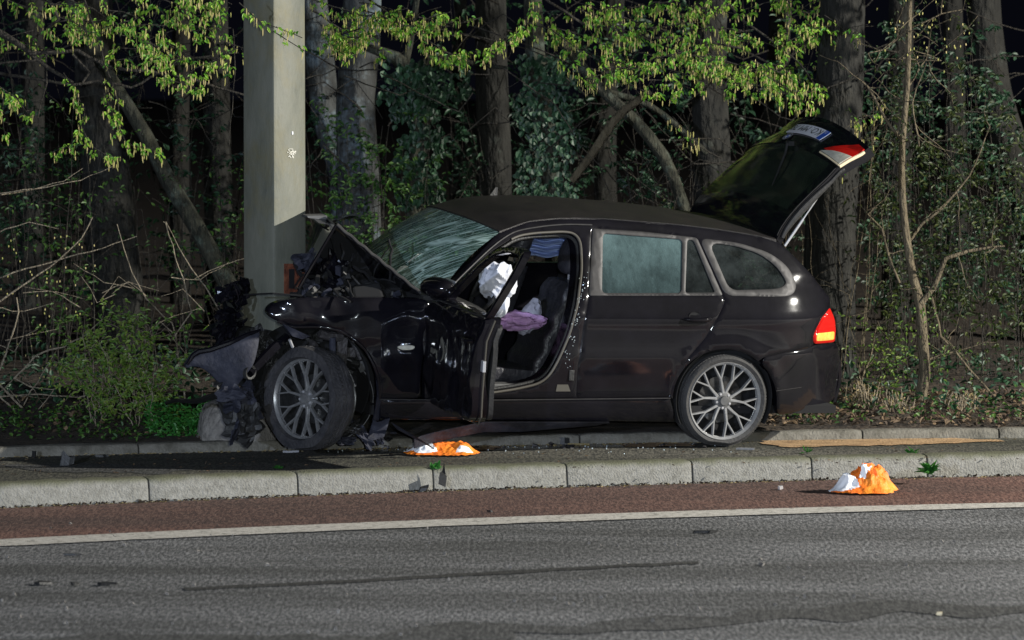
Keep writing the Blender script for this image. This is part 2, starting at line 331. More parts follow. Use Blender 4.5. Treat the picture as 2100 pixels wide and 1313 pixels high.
M['leaf_shrub'] = leafmat('shrub_leaf', [(0, (.08, .17, .03)), (.5, (.14, .24, .035)), (1, (.24, .32, .06))])
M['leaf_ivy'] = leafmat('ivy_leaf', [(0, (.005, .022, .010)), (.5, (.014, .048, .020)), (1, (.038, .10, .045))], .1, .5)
M['leaf_olive'] = leafmat('dull_olive_leaf', [(0, (.014, .03, .008)), (.5, (.036, .06, .014)), (1, (.09, .11, .028))])
M['leaf_dry'] = leafmat('dry_leaf', [(0, (.03, .02, .012)), (.5, (.07, .045, .026)), (1, (.18, .12, .065))], .1, .8)
M['leaf_herb'] = leafmat('herb_leaf', [(0, (.02, .12, .02)), (.5, (.04, .20, .03)), (1, (.09, .28, .05))])
M['catkin'] = leafmat('catkin', [(0, (.26, .27, .07)), (.5, (.38, .35, .11)), (1, (.46, .37, .18))], .2, .8)
M['bud'] = leafmat('buds', [(0, (.14, .10, .05)), (1, (.34, .27, .15))], .1, .8)
M['stalk'] = leafmat('dry_stalk', [(0, (.16, .12, .05)), (.5, (.28, .22, .10)), (1, (.36, .28, .15))], .1, .8)
M['orange'] = noisy('orange_vest_fabric', [(.25, (.80, .13, .012)), (.5, (.95, .22, .02)), (.75, (.95, .36, .03))], 9, 5, .6, .5, 40)
M['retro'] = mat('retroreflective_tape', (.97, .98, 1.0), .5, 0)
M['glassbit'] = mat('glass_fragment', (.7, .78, .8), .1, .3)
# ================================================================== THE SETTING
def lerp_px(pts, x):
    for (x0, y0), (x1, y1) in zip(pts, pts[1:]):
        if x <= x1 or (x1, y1) == pts[-1]: return y0 + (y1 - y0) * (x - x0) / (x1 - x0)
def smoothline(pts, z, xs):                    # a photo line on the plane z, as points of the place
    k = np.polyfit([p[0] for p in pts], [p[1] for p in pts], 2)
    out = []
    for x in xs:
        xc = min(max(x, -250), 2350); y = np.polyval(k, xc) + (x - xc) * (2 * k[0] * xc + k[1])
        out.append(G(x, y, z))
    return out
XS = [x for x in range(-1500, 3601, 75)]
KB = [(0, 1042), (310, 1033), (615, 1021), (893, 1010), (1167, 1000), (1424, 991), (1669, 986), (1906, 981), (2100, 979)]
LT = [(0, 1109), (700, 1076), (1400, 1051), (2100, 1033)]; LB = [(0, 1123), (700, 1091), (1400, 1063), (2100, 1043)]
BK = [(0, 938), (590, 925), (1050, 914), (1600, 904), (2100, 899)]
kerb_front = smoothline(KB, 0, XS)
def offset(line, d):                          # shift a ground polyline away from the camera
    out = []
    for i, p in enumerate(line):
        t = (line[min(i + 1, len(line) - 1)] - line[max(i - 1, 0)]).normalized(); out.append(p + Vector((-t.y, t.x, 0)) * d)
    return out
KH, ST = .15, .13                              # kerb height, level of the strip behind it
kerb_back = [Vector((p.x, p.y, ST)) for p in offset(kerb_front, .165)]
back_kerb = smoothline(BK, ST, XS)
line_top = smoothline(LT, 0, XS); line_bot = smoothline(LB, 0, XS)
def strip(name, a, b, material, dz=0, sub=1, kind='structure'):
    m = MB(); n = len(a)
    vs = []; fs = []
    for p, q in zip(a, b):
        for k in range(sub + 1): vs.append(p.lerp(q, k / sub) + Vector((0, 0, dz)))
    for i in range(n - 1):
        for k in range(sub): fs.append((i * (sub + 1) + k, (i + 1) * (sub + 1) + k, (i + 1) * (sub + 1) + k + 1, i * (sub + 1) + k + 1))
    m.add(vs, fs); return tag(m.build(name, material), kind=kind)
# road sheet, far to both sides and behind the camera
m = MB(); m.add([(-300, -300, -.004), (300, -300, -.004), (300, 28.5 + 95, -.004), (-300, 26.0, -.004)], [(0, 1, 2, 3)])
m = MB(); near = [Vector((p.x * (1 if abs(p.x) < 8 else 40 / 8), -250, 0)) for p in line_bot]
far_l = list(line_bot)
m.add([(-300, -300, -.012), (300, -300, -.012), (300, 300, -.012), (-300, 300, -.012)], [(0, 1, 2, 3)])
tag(m.build('ground', M['soil']), kind='structure')
def ext(line):                                 # carry a line on to both sides
    d0 = (line[0] - line[1]).normalized(); d1 = (line[-1] - line[-2]).normalized()
    return [line[0] + d0 * 120] + list(line) + [line[-1] + d1 * 120]
lb = ext(line_bot); lt = ext(line_top); kf = ext(kerb_front); kb = ext(kerb_back); bk = ext(back_kerb)
road_near = [Vector((p.x, -60, 0)) for p in lb]
strip('road', road_near, [p + Vector((0, .3, 0)) for p in lb], M['asphalt'], 0)
strip('cycle_lane', lt, [p + Vector((0, .1, 0)) for p in kf], M['red_asphalt'], .004)
# white line with slightly ragged edges
rr = random.Random(3)
def dense(line, step=.06, lo=-5, hi=5):
    out = []
    for a, b in zip(line, line[1:]):
        if a.x < lo or b.x > hi: out.append(a.copy()); continue
        n = max(1, int((b - a).length / step))
        for i in range(n): out.append(a.lerp(b, i / n))
    out.append(line[-1].copy()); return out
da = dense(lb); na = len(da)
def at_x(line, x):
    if x <= line[0].x: return line[0].copy()
    for a, b in zip(line, line[1:]):
        if a.x <= x <= b.x: return a.lerp(b, (x - a.x) / (b.x - a.x))
    return line[-1].copy()
db = [at_x(lt, p.x) for p in da]
da = [p + Vector((0, .022 * noise.noise(Vector((p.x * 4, 0, 0))) + .014 * noise.noise(Vector((p.x * 14, 3, 0))), 0)) for p in da]
db = [p + Vector((0, .010 * noise.noise(Vector((p.x * 9, 5, 0))), 0)) for p in db]
strip('white_line', da, db, M['line'], .008)
# dark tar seal and worn patches on the road
def patch(name, pts, material, z=.004, jit=.01, step=.05, kind='structure', freq=6):
    g = [G(x, y, z) for x, y in pts]; out = []
    for a, b in zip(g, g[1:] + g[:1]):
        n = max(1, int((b - a).length / step))
        for i in range(n):
            p = a.lerp(b, i / n); out.append(p + Vector((noise.noise(p * freq) * jit, noise.noise(p * freq + Vector((7, 3, 1))) * jit * 2, 0)))
    mm = MB(); cen = sum(out, Vector()) / len(out)
    bm = bmesh.new(); vs = [bm.verts.new(p) for p in out]
    f = bm.faces.new(vs); bmesh.ops.triangulate(bm, faces=[f]); bmesh.ops.recalc_face_normals(bm, faces=bm.faces)
    me = bpy.data.meshes.new(name); bm.to_mesh(me); bm.free()
    if me.polygons and me.polygons[0].normal.z < 0: me.flip_normals()
    return tag(link(name, me, material, None, False), kind=kind)
up = [(380, 1205), (700, 1190), (1050, 1170), (1300, 1156), (1432, 1151)]
patch('tar_seam', up + [(x, y + 6) for x, y in reversed(up)], M['seam'], .004, .018)
patch('worn_patch', [(700, 1300), (1100, 1280), (1400, 1262), (1640, 1250), (1850, 1232), (2000, 1230), (2200, 1238), (2200, 1262), (1950, 1256), (1800, 1262), (1500, 1278), (1300, 1290), (1000, 1306), (760, 1330)], M['tar'], .0045, .22, freq=2.5)
patch('worn_patch', [(-50, 1315), (150, 1305), (420, 1312), (640, 1300), (760, 1318), (500, 1330), (100, 1335)], M['tar'], .0042, .2, freq=2.5)

# front kerb: every stone its own piece
joints = [-2500, -2180, -1860, -1550, -1240, -940, -640, -330, -10, 308, 613, 891, 1165, 1422, 1667, 1904, 2138, 2370, 2600, 2830, 3060, 3280, 3500, 3720]
kerb = tag(thing('kerb', None, None), kind='structure')
kfit = np.polyfit([p[0] for p in KB], [p[1] for p in KB], 2)
def kpt(x):
    xc = min(max(x, -250), 2350); return G(x, np.polyval(kfit, xc) + (x - xc) * (2 * kfit[0] * xc + kfit[1]), 0)
def kerb_stone(p, q, h, wd, mt, parent, name='kerb_stone', r=.03, lean=.02, seed=0):
    t = (q - p).normalized(); nrm = Vector((-t.y, t.x, 0)); gap = .006
    p = p + t * gap; q = q - t * gap; m = MB()
    prof = [(0, -.05), (lean * .6, h * .55), (lean, h - r), (lean + r * .3, h - r * .3), (lean + r, h), (wd * .8, h + .002), (wd, h), (wd, -.05)]
    nseg = max(2, int((q - p).length / .05)); vs = []; fs = []; k = len(prof)
    for i in range(nseg + 1):
        c = p.lerp(q, i / nseg)
        e = .006 if i in (0, nseg) else 0
        for j, (u, z) in enumerate(prof):
            j_ = .006 * noise.noise(Vector((c.x * 7 + seed, z * 20, u * 20)))
            vs.append(c + nrm * (u + j_ + (e if j < 5 else 0)) + Vector((0, 0, z + (j_ - e if z > h * .5 else 0))))
    for i in range(nseg):
        for j in range(k - 1): fs.append((i * k + j, i * k + j + 1, (i + 1) * k + j + 1, (i + 1) * k + j))
    fs.append(tuple(range(k))); fs.append(tuple(range((nseg + 1) * k - 1, nseg * k - 1, -1)))
    m.add(vs, [tuple(reversed(f)) for f in fs]); return m.build(name, mt, parent, True, angle=50)
for i, (a, b) in enumerate(zip(joints, joints[1:])):
    kerb_stone(kpt(a), kpt(b), KH, .165, M['kerb'], kerb, seed=i * 3.1)
strip('kerb_bed', [p + Vector((0, .03, .10)) for p in kf], [Vector((p.x, p.y, .10)) for p in kb], M['soil'])
# strip behind the kerb
strip('path', [p + Vector((0, -.01, 0)) for p in kb], [p + Vector((0, .05, 0)) for p in bk], M['path'], 0, 4)
# back kerb
bkt = tag(thing('edging_kerb', None, None), kind='structure')
kk = np.polyfit([p[0] for p in BK], [p[1] for p in BK], 2)
def bkpt(x): return G(x, np.polyval(kk, min(max(x, -250), 2350)), ST)
xb = [-2100, -1800, -1500, -1200, -900, -600, -300, -20, 285, 590, 890, 1190, 1480, 1770, 2050, 2330, 2620, 2900, 3180, 3460]
for i, (a, b) in enumerate(zip(xb, xb[1:])):
    p, q = bkpt(a), bkpt(b); s_ = kerb_stone(Vector((p.x, p.y, 0)), Vector((q.x, q.y, 0)), .065, .13, M['old_kerb'], bkt, seed=i * 5.3, r=.02, lean=.01); s_.location.z = ST
# forest floor
def fz(x, y):
    b = at_x(bk, x).y; d = y - b
    if d < .13: return ST
    return ST + .05 + min(d, 2.5) * .045 + .05 * noise.noise(Vector((x * .8, y * .8, 0))) * min(1, max(d - .2, 0)) + .02 * noise.noise(Vector((x * 4, y * 4, 2))) * min(1, max(0, d - .2) * 2) + max(0, d - 2.5) * .008
m = MB(); vs = []; fs = []
xs = [-90, -60, -35, -20, -12] + [-8 + i * .12 for i in range(134)] + [12, 20, 35, 60, 90]; ds = [.12, .14] + [.14 + .1 * i for i in range(1, 40)] + [5, 7, 10, 15, 22, 35, 60, 120]
for x in xs:
    y0 = at_x(bk, x).y
    for d in ds: vs.append((x, y0 + d, fz(x, y0 + max(d, .14))))
nd_ = len(ds)
for i in range(len(xs) - 1):
    for j in range(nd_ - 1): fs.append((i * nd_ + j, (i + 1) * nd_ + j, (i + 1) * nd_ + j + 1, i * nd_ + j + 1))
m.add(vs, fs); tag(m.build('forest_floor', M['soil'], None, True, angle=80), kind='structure')
# orange absorbent sand and fluid
patch('absorbent_sand', [(1560, 899), (1640, 896), (1800, 897), (1960, 899), (2040, 901), (2060, 905), (1900, 911), (1740, 915), (1600, 916), (1560, 909)], M['sand'], ST + .006, .05, .03, 'stuff', 9)
patch('absorbent_sand', [(940, 914), (1010, 913), (1032, 918), (1000, 923), (950, 922)], M['sand'], ST + .006, .04, .03, 'stuff', 11)
patch('absorbent_sand', [(1275, 911), (1340, 908), (1420, 909), (1420, 915), (1330, 916), (1285, 917)], M['sand'], ST + .005, .04, .03, 'stuff', 11)
patch('fluid_stain', [(760, 900), (1000, 890), (1400, 892), (1450, 905), (1380, 915), (1150, 919), (950, 926), (700, 926)], M['fluid'], ST + .003, .06, .04)
patch('fluid_stain', [(0, 955), (160, 948), (400, 962), (330, 972), (90, 966)], M['tar'], ST + .003, .08, .05)
# lamp pole: square steel mast set corner-on, on a concrete foundation
PY = 30.0
pole = thing('lamp_pole', 'thick square grey-green steel mast that the car has struck, corner towards the road', 'pole', (G(562, 903, .2).x, PY, .2))
def pole_w(z): return .300 - .0022 * (z - .2)
px0 = W(566, 500, PY).x; m = MB(pole.location); vs = []
zs = [.25, 1, 2, 3, 4, 6, 9]
for z in zs:
    h = pole_w(z) / 2; rot = Matrix.Rotation(R(47), 3, 'Z'); rr_ = .02
    for sx, sy in ((-1, -1), (1, -1), (1, 1), (-1, 1)):
        for a, b in ([(0, rr_), (rr_ * .3, rr_ * .3), (rr_, 0)] if sx * sy > 0 else [(rr_, 0), (rr_ * .3, rr_ * .3), (0, rr_)]):
            vs.append(Vector((px0 - .008, PY, z)) + rot @ Vector((sx * (h - a), sy * (h - b), 0)))
fs = [(i * 12 + k, i * 12 + (k + 1) % 12, (i + 1) * 12 + (k + 1) % 12, (i + 1) * 12 + k) for i in range(len(zs) - 1) for k in range(12)] + [tuple(range(12 * (len(zs) - 1), 12 * len(zs)))]
m.add(vs, fs); m.build('mast', M['pole'], pole, True, angle=30)
nR = Matrix.Rotation(R(47), 3, 'Z') @ Vector((1, 0, 0)); nR = Matrix.Rotation(R(47), 3, 'Z') @ Vector((0, -1, 0))
def on_right_face(px, py, off=.003):           # point of the right-hand pole face seen at a pixel
    d = ray(px, py); c = Vector((px0 - .008, PY, 1)) + nR * (pole_w(1) / 2 + off)
    t = (c - CAM).dot(nR) / d.dot(nR); return CAM + d * t
def face_quad(x0, y0, x1, y1, name, mt, off, th=.006):
    m = MB(pole.location); m.prism([on_right_face(x0, y0, off), on_right_face(x1, y0, off), on_right_face(x1, y1, off), on_right_face(x0, y1, off)], nR * -th); return m.build(name, mt, pole)
face_quad(584, 541, 612, 604, 'rusty_plate', M['rust'], .008, .010)
face_quad(593, 552, 604, 592, 'cable_hatch', M['black'], .0105, .002)
face_quad(599, 270, 601.5, 276, 'paint_fleck', M['white_plate'], .0035, .003)
m = MB(pole.location); q = random.Random(5)
for i in range(26):
    a = q.uniform(0, 6.28); d = q.uniform(0, 1) ** .6; x = 598 + math.cos(a) * d * 9; y = 314 + math.sin(a) * d * 9
    l = q.uniform(2, 6); an = q.uniform(-.4, 1.2)
    p = [on_right_face(x + u * math.cos(an) * l - v * math.sin(an) * 1.2, y + u * math.sin(an) * l + v * math.cos(an) * 1.2, .0035) for u, v in ((-.5, -.5), (.5, -.5), (.5, .5), (-.5, .5))]
    m.add(p, [(0, 1, 2, 3)])
m.build('sticker_remains', M['paper'], pole)
m = MB(pole.location); fx = W(495, 870, PY - .05).x
vs = []; rings = [(.30, .05), (.30, .2), (.285, .35), (.24, .42), (.16, .45)]
for rr_, z in rings:
    for k in range(20):
        a = 2 * math.pi * k / 20; jj = 1 + .12 * noise.noise(Vector((math.cos(a) * 2, math.sin(a) * 2, z * 5)))
        vs.append((fx + math.cos(a) * rr_ * jj, PY + math.sin(a) * rr_ * jj * .95, z))
fs = [(i * 20 + k, i * 20 + (k + 1) % 20, (i + 1) * 20 + (k + 1) % 20, (i + 1) * 20 + k) for i in range(4) for k in range(20)] + [tuple(range(80, 100))]
m.add(vs, fs); m.build('foundation', M['concrete'], pole, True, angle=25)

# ================================================================== THE CAR
TH, ROLL, PIT = R(22), R(4.8), R(1.5)
co = G(1478, 919, ST)
CM = Matrix.Translation(co) @ Matrix.Rotation(TH, 4, 'Z') @ Matrix.Rotation(PIT, 4, 'Y') @ Matrix.Rotation(ROLL, 4, 'X')
CI = CM.inverted(); CI3 = CI.to_3x3(); camL = CI @ CAM
car = thing('estate_car', 'wrecked black estate car with crushed front, driver door and tailgate open, against the lamp pole', 'car')
car.matrix_world = CM
def Lp(px, py, y):                             # pixel to car coordinates on the plane y (x rearwards, y to the far side, z up)
    d = CI3 @ ray(px, py); t = (y - camL.y) / d.y; return camL + d * t
ZP = [(.0, .10), (.15, .075), (.22, .03), (.33, .012), (.5, .0), (.62, -.004), (.66, .003), (.80, .004), (.845, -.003), (.88, .006), (1.0, .046), (1.02, .06), (1.46, .27), (1.6, .36)]
_z = [a for a, b in ZP]; _y = [b for a, b in ZP]
HUB_R = (0.02, 0.305)
def yf(x, z):
    y = sum(np.interp(z + k, _z, _y) for k in (-.02, -.01, 0, .01, .02)) / 5
    if x > .30: y += .19 * ((x - .30) / .55) ** 2.2 * (1.0 if z < 1.1 else .8)
    if x < -2.9: y += .12 * ((-2.9 - x) / .4) ** 2
    r = math.hypot(x - HUB_R[0], z - HUB_R[1]); y -= .013 * math.exp(-((r - .37) / .06) ** 2)
    return float(y)
def Ls(px, py, surf=yf, off=0.0):
    y = .05
    for _ in range(22):
        p = Lp(px, py, y); y = surf(p.x, p.z) + off
    return Lp(px, py, y)
def chaikin(pts, r=7, it=2, closed=True):
    for _ in range(it):
        out = []; n = len(pts)
        for i in range(n if closed else n - 1):
            a = Vector(pts[i]); b = Vector(pts[(i + 1) % n]); l = (b - a).length
            c = min(.25, r / l) if l > 0 else .25
            out += [a.lerp(b, c), a.lerp(b, 1 - c)]
        if not closed: out = [Vector(pts[0])] + out[1:-1] + [Vector(pts[-1])]
        pts = out; r *= .5
    return [tuple(p) for p in pts]
def arc(cx, cy, rx, ry, a0, a1, n=14): return [(cx + rx * math.cos(R(a0 + (a1 - a0) * i / n)), cy + ry * math.sin(R(a0 + (a1 - a0) * i / n))) for i in range(n + 1)]
def inpoly(P, poly):
    x, y = P[:, 0], P[:, 1]; ins = np.zeros(len(P), bool); n = len(poly)
    for i in range(n):
        x0, y0 = poly[i]; x1, y1 = poly[(i + 1) % n]
        if y0 == y1: continue
        c = ((y0 > y) != (y1 > y)) & (x < (x1 - x0) * (y - y0) / (y1 - y0) + x0); ins ^= c
    return ins
def bdist(P, polys):
    d = np.full(len(P), 1e9)
    for poly in polys:
        n = len(poly)
        for i in range(n):
            a = np.array(poly[i]); b = np.array(poly[(i + 1) % n]); ab = b - a; L = ab @ ab
            if L < 1e-12: continue
            t = np.clip(((P - a) @ ab) / L, 0, 1); d = np.minimum(d, np.linalg.norm(P - (a + t[:, None] * ab), axis=1))
    return d
def resample(poly, step):
    out = []
    for i in range(len(poly)):
        a = np.array(poly[i]); b = np.array(poly[(i + 1) % len(poly)]); n = max(1, int(np.linalg.norm(b - a) / step))
        for k in range(n): out.append(tuple(a + (b - a) * k / n))
    return out
def panel(name, outline, material, parent, holes=(), off=0.0, surf=yf, step=.035, depth=.03, edge=.006, ew=.010, mirror=False, back=False, xf=None, dent=None, local=False, label=None, kind=None):
    loc = lambda pl: [(p.x, p.z) for p in (Ls(x, y, surf, off) for x, y in pl)]
    O = resample(outline if local else loc(outline), step); H = [resample(h if local else loc(h), step) for h in holes]
    polys = [O] + H; pts = []; edges = []
    for pl in polys:
        n0 = len(pts); pts += pl; edges += [(n0 + i, n0 + (i + 1) % len(pl)) for i in range(len(pl))]
    A = np.array(O); x0, z0 = A.min(0); x1, z1 = A.max(0)
    gx, gz = np.meshgrid(np.arange(x0 + step / 2, x1, step), np.arange(z0 + step / 2, z1, step)); gp = np.stack([gx.ravel(), gz.ravel()], 1)
    if len(gp):
        k = inpoly(gp, O)
        for h in H: k &= ~inpoly(gp, h)
        gp = gp[k]
        if len(gp): gp = gp[bdist(gp, polys) > max(step * .45, ew * 1.3)]
    # inner ring
    ring = []
    if ew:
        for pl in polys:
            n = len(pl)
            for i in range(n):
                a, b, c = np.array(pl[i - 1]), np.array(pl[i]), np.array(pl[(i + 1) % n]); t = c - a; l = np.linalg.norm(t)
                if l < 1e-9: continue
                nn = np.array([-t[1], t[0]]) / l
                ring += [tuple(b + nn * ew), tuple(b - nn * ew)]
        rg = np.array(ring); k = inpoly(rg, O)
        for h in H: k &= ~inpoly(rg, h)
        rg = rg[k]; rg = rg[bdist(rg, polys) > ew * .85] if len(rg) else rg
        allp = pts + [tuple(p) for p in rg] + [tuple(p) for p in gp]
    else: allp = pts + [tuple(p) for p in gp]
    v2, e2, f2, *_r = delaunay_2d_cdt([Vector(p) for p in allp], edges, [], 0, 1e-5)
    V = np.array([(v.x, v.y) for v in v2]); cen = np.array([V[list(f)].mean(0) for f in f2])
    keep = inpoly(cen, O)
    for h in H: keep &= ~inpoly(cen, h)
    F = [tuple(f) for f, k in zip(f2, keep) if k]; used = sorted({i for f in F for i in f}); mp = {u: i for i, u in enumerate(used)}
    F = [tuple(mp[i] for i in f) for f in F]; V = V[used]; D = bdist(V, polys)
    vs = []
    for (x, z), d in zip(V, D):
        y = surf(x, z) + off + (edge * (1 - min(d / ew, 1)) ** 2 if ew else 0)
        if dent: y += dent(x, z)
        if mirror: y = 1.80 - y
        vs.append(Vector((x, y, z)))
    sgn = -1 if mirror else 1
    a, b, c = (vs[i] for i in F[0])
    if ((b - a).cross(c - a)).y * sgn > 0: F = [tuple(reversed(f)) for f in F]
    cnt = {}
    for f in F:
        for i in range(len(f)): cnt.setdefault(tuple(sorted((f[i], f[(i + 1) % len(f)]))), []).append((f[i], f[(i + 1) % len(f)]))
    be = [v[0] for v in cnt.values() if len(v) == 1]; n = len(vs); bm_ = {}
    F2 = list(F)
    if back:
        vs += [v + Vector((0, sgn * depth, 0)) for v in vs]; F2 += [tuple(i + n for i in reversed(f)) for f in F]
        F2 += [(j, i, i + n, j + n) for i, j in be]
    else:
        for i, j in be:
            for k in (i, j):
                if k not in bm_: bm_[k] = len(vs); vs.append(vs[k] + Vector((0, sgn * depth, 0)))
            F2.append((j, i, bm_[i], bm_[j]))
    if xf is not None: vs = [xf @ v for v in vs]
    me = bpy.data.meshes.new(name); me.from_pydata([tuple(v) for v in vs], [], F2)
    o = link(name, me, material, parent, True); me.set_sharp_from_angle(angle=R(40))
    if label: o['label'] = label
    if kind: o['kind'] = kind
    return o
# ---- near side
ap = chaikin([(905, 640), (1002, 520), (1060, 484), (1098, 478), (1159, 475), (1180, 480), (1191, 497), (1193, 552), (1184, 628), (1168, 686), (1147, 735), (1128, 769), (1106, 787), (1060, 798), (1007, 806), (905, 808)], 9)
door_o = [(1215, 468), (1318, 476), (1427, 488), (1482, 606), (1487, 620), (1473, 651), (1448, 693), (1415, 731), (1389, 769), (1378, 795), (1375, 815.5), (1182, 818.5), (1186, 752), (1201, 651), (1209, 605)]
door_o = chaikin(door_o, 5)
rsg = chaikin([(1450, 496), (1502, 500), (1557, 517), (1595, 542), (1616, 572), (1617, 584), (1599, 596), (1496, 599)], 9)
AC = (1487, 822)
side = [(872, 818), (868, 700), (872, 640), (905, 606), (927, 583), (1024, 476), (1045, 468), (1083, 454), (1144, 448), (1239, 449), (1389, 461), (1473, 471), (1565, 486), (1596, 497), (1614, 511), (1641, 538), (1674, 576), (1702, 609), (1704, 630), (1687, 651), (1674, 676), (1668, 693), (1669, 707), (1662, 713), (1610, 723), (1566, 734)] + arc(AC[0], AC[1], 107, 105, -50, -176, 20) + [(1380, 818)]
wx = panel('body_side', side, M['paint'], car, [ap, door_o, rsg], depth=.05)
arch_r = [(1566, 734)] + arc(AC[0], AC[1], 107, 105, -50, -176, 20)
panel('rear_door', door_o, M['paint'], car, [chaikin([(1235, 478), (1424, 491), (1469, 603), (1233, 604.5)], 4)], depth=.04)
rd = bpy.data.objects['rear_door']
panel('window_trim', chaikin([(1216, 469), (1318, 475.5), (1430, 488), (1483, 606.5), (1208.5, 607)], 3), M['satin'], rd, [chaikin([(1237, 479), (1400, 491.5), (1398, 601.5), (1235, 601.5)], 5), chaikin([(1410, 492), (1423, 493), (1467, 600.5), (1406, 601)], 3)], off=-.004, depth=.02, edge=.003, ew=.005, step=.03)
panel('door_glass', [(1234, 476), (1402, 488), (1401, 604), (1232, 604)], M['fog_glass'], rd, off=.007, depth=.004, edge=0, ew=0)
panel('quarter_glass', [(1407, 489), (1426, 490), (1471, 604), (1404, 604)], M['side_glass'], rd, off=.007, depth=.004, edge=0, ew=0)
panel('side_window_trim', chaikin([(1434, 488.5), (1515, 498), (1578, 518), (1616, 546), (1634, 580), (1631, 600), (1617, 609), (1488, 607)], 10), M['satin'], car, [chaikin([(1455, 499), (1502, 503), (1557, 520), (1592, 545), (1611, 573), (1613, 583), (1597, 593), (1497, 596)], 10)], off=-.004, depth=.02, edge=.003, ew=.005, step=.03)
panel('rear_side_glass', chaikin([(1449, 494), (1502, 499), (1557, 516), (1596, 541), (1618, 572), (1618, 586), (1599, 598), (1494, 601)], 9), M['side_glass'], car, off=.008, depth=.004, edge=0, ew=0)
panel('black_glass_border', chaikin([(1450, 495), (1502, 500), (1557, 517), (1596, 542), (1617, 572), (1617, 586), (1599, 597), (1494, 600)], 9), M['black'], car, [chaikin([(1468, 508), (1504, 510), (1553, 524), (1587, 548), (1600, 570), (1600, 580), (1590, 588), (1505, 591)], 9)], off=.012, depth=.003, edge=0, ew=0)
# handle
def handle(cx, cy, parent, xf=None):
    m = MB(); pts = []
    for i in range(11):
        t = i / 10; p = Ls(cx - 27 + 55 * t, cy + 1.5 * math.sin(t * 3.1)); pts.append(p + Vector((0, -.008 - .026 * math.sin(math.pi * t) ** .5, 0)))
    if xf is not None: pts = [xf @ p for p in pts]
    m.tube(pts, [.008, .013, .016, .016, .015, .015, .015, .016, .017, .016, .012], 10, flat=.8); o = m.build('door_handle', M['paint'], parent, True, angle=60)
    return o
handle(1428, 654, rd)
m = MB(); q0 = Ls(1425, 648)
m.lathe([(.0, .0), (.04, .001), (.052, -.004)], 20, (0, 0, 0)); 
m.v = [(v[0] * .8 + q0.x, v[1] + q0.y + .001, v[2] * .55 + q0.z) for v in m.v]; m.build('handle_recess', M['black'], rd, True)
# sill and its bright line
panel('sill', [(780, 821), (1375, 818), (1383, 866), (1180, 864), (780, 861)], M['paint'], car, off=.012, depth=.12)
m = MB(); m.tube([Ls(x, lerp_px([(778, 819.5), (985, 821), (1375, 817), (1390, 816.5)], x), yf, -.004) for x in (778, 880, 985, 1080, 1180, 1280, 1375)], .0035, 6); m.build('sill_trim', M['satin'], car, True)
# lower trim strips
m = MB(); m.tube([Ls(x, y, yf, -.002) for x, y in [(1592, 802), (1640, 795), (1718, 779)]], .0022, 5); m.build('bumper_strip', M['satin'], car, True)
# tail lamp
tl = chaikin([(1703, 630), (1714, 656), (1716, 676), (1714, 702), (1671, 706), (1669, 693), (1675, 676), (1688, 651)], 3)
lampo = panel('tail_lamp', tl, M['lens_red'], car, off=-.004, depth=.05, step=.02, edge=.012, ew=.014)
panel('indicator_lens', chaikin([(1676, 684), (1712, 680), (1711, 697), (1675, 700)], 2), M['lens_amber'], lampo, off=-.008, depth=.01, step=.02, edge=.003, ew=.004)
# rear bumper
bo = [(1566, 734), (1610, 723), (1662, 713), (1670, 708), (1715, 704), (1720, 712), (1724, 735), (1722, 781), (1715, 815), (1699, 828), (1640, 843), (1597, 853)] + arc(AC[0], AC[1], 107, 105, 12, -50, 10)[1:-1]
rb = panel('rear_bumper', chaikin(bo, 4), M['paint'], car, off=.002, depth=.06)
pe = Ls(1722, 760); xe = pe.x; ye = pe.y
m = MB()
zt, zb = Ls(1715, 706).z, Ls(1700, 828).z
def bump_sec(u, v):
    y = ye - .005 + (1.81 - 2 * ye) * u; z = zb + (zt - zb) * v
    bul = .045 * math.sin(math.pi * u) ** .6 + .03 * math.sin(math.pi * min(1, v * 1.2)) - (.05 if v > .95 else 0)
    return (xe - .015 + bul, y, z)
m.grid(bump_sec, 16, 8, (-.02, 0, 0)); m.build('bumper_face', M['paint'], rb, True)
# roof
gut = [(1024, 477), (1045, 468), (1083, 454), (1144, 448), (1239, 449), (1389, 461), (1473, 471), (1565, 486), (1592, 494)]
gl_ = [Ls(x, y) for x, y in gut]
gx_ = [p.x for p in gl_]; gz_ = [p.z for p in gl_]; gy_ = [p.y for p in gl_]
def roofp(u, v, lift=0):
    x = gx_[0] + (gx_[-1] - gx_[0]) * u; y0 = np.interp(x, gx_, gy_); z = sum(np.interp(x + k, gx_, gz_) for k in (-.06, -.03, 0, .03, .06)) / 5
    s = 2 * v - 1; cam_ = .055 * (1 - abs(s) ** 2.4) * (1 - .35 * u)
    xx = x - (.11 * (1 - s * s)) * (1 - u) ** 3 + (.07 * (1 - s * s)) * u ** 4
    return Vector((xx, y0 + (1.80 - 2 * y0) * v, z + cam_ + .004 + lift))
m = MB(); m.grid(lambda u, v: roofp(u, v), 40, 24, (0, 0, -.03)); ro = m.build('roof', M['roof'], car, True, angle=50)
m = MB(); a0 = roofp(.20, .8)
m.add([a0 + Vector(v) for v in ((-.03, -.012, -.01), (.03, -.012, -.01), (.03, .012, -.01), (-.03, .012, -.01), (.02, -.003, .055), (.035, -.003, .055), (.035, .003, .055), (.02, .003, .055))], [(0, 1, 5, 4), (1, 2, 6, 5), (2, 3, 7, 6), (3, 0, 4, 7), (4, 5, 6, 7)])
m.build('roof_aerial', M['plastic'], car)
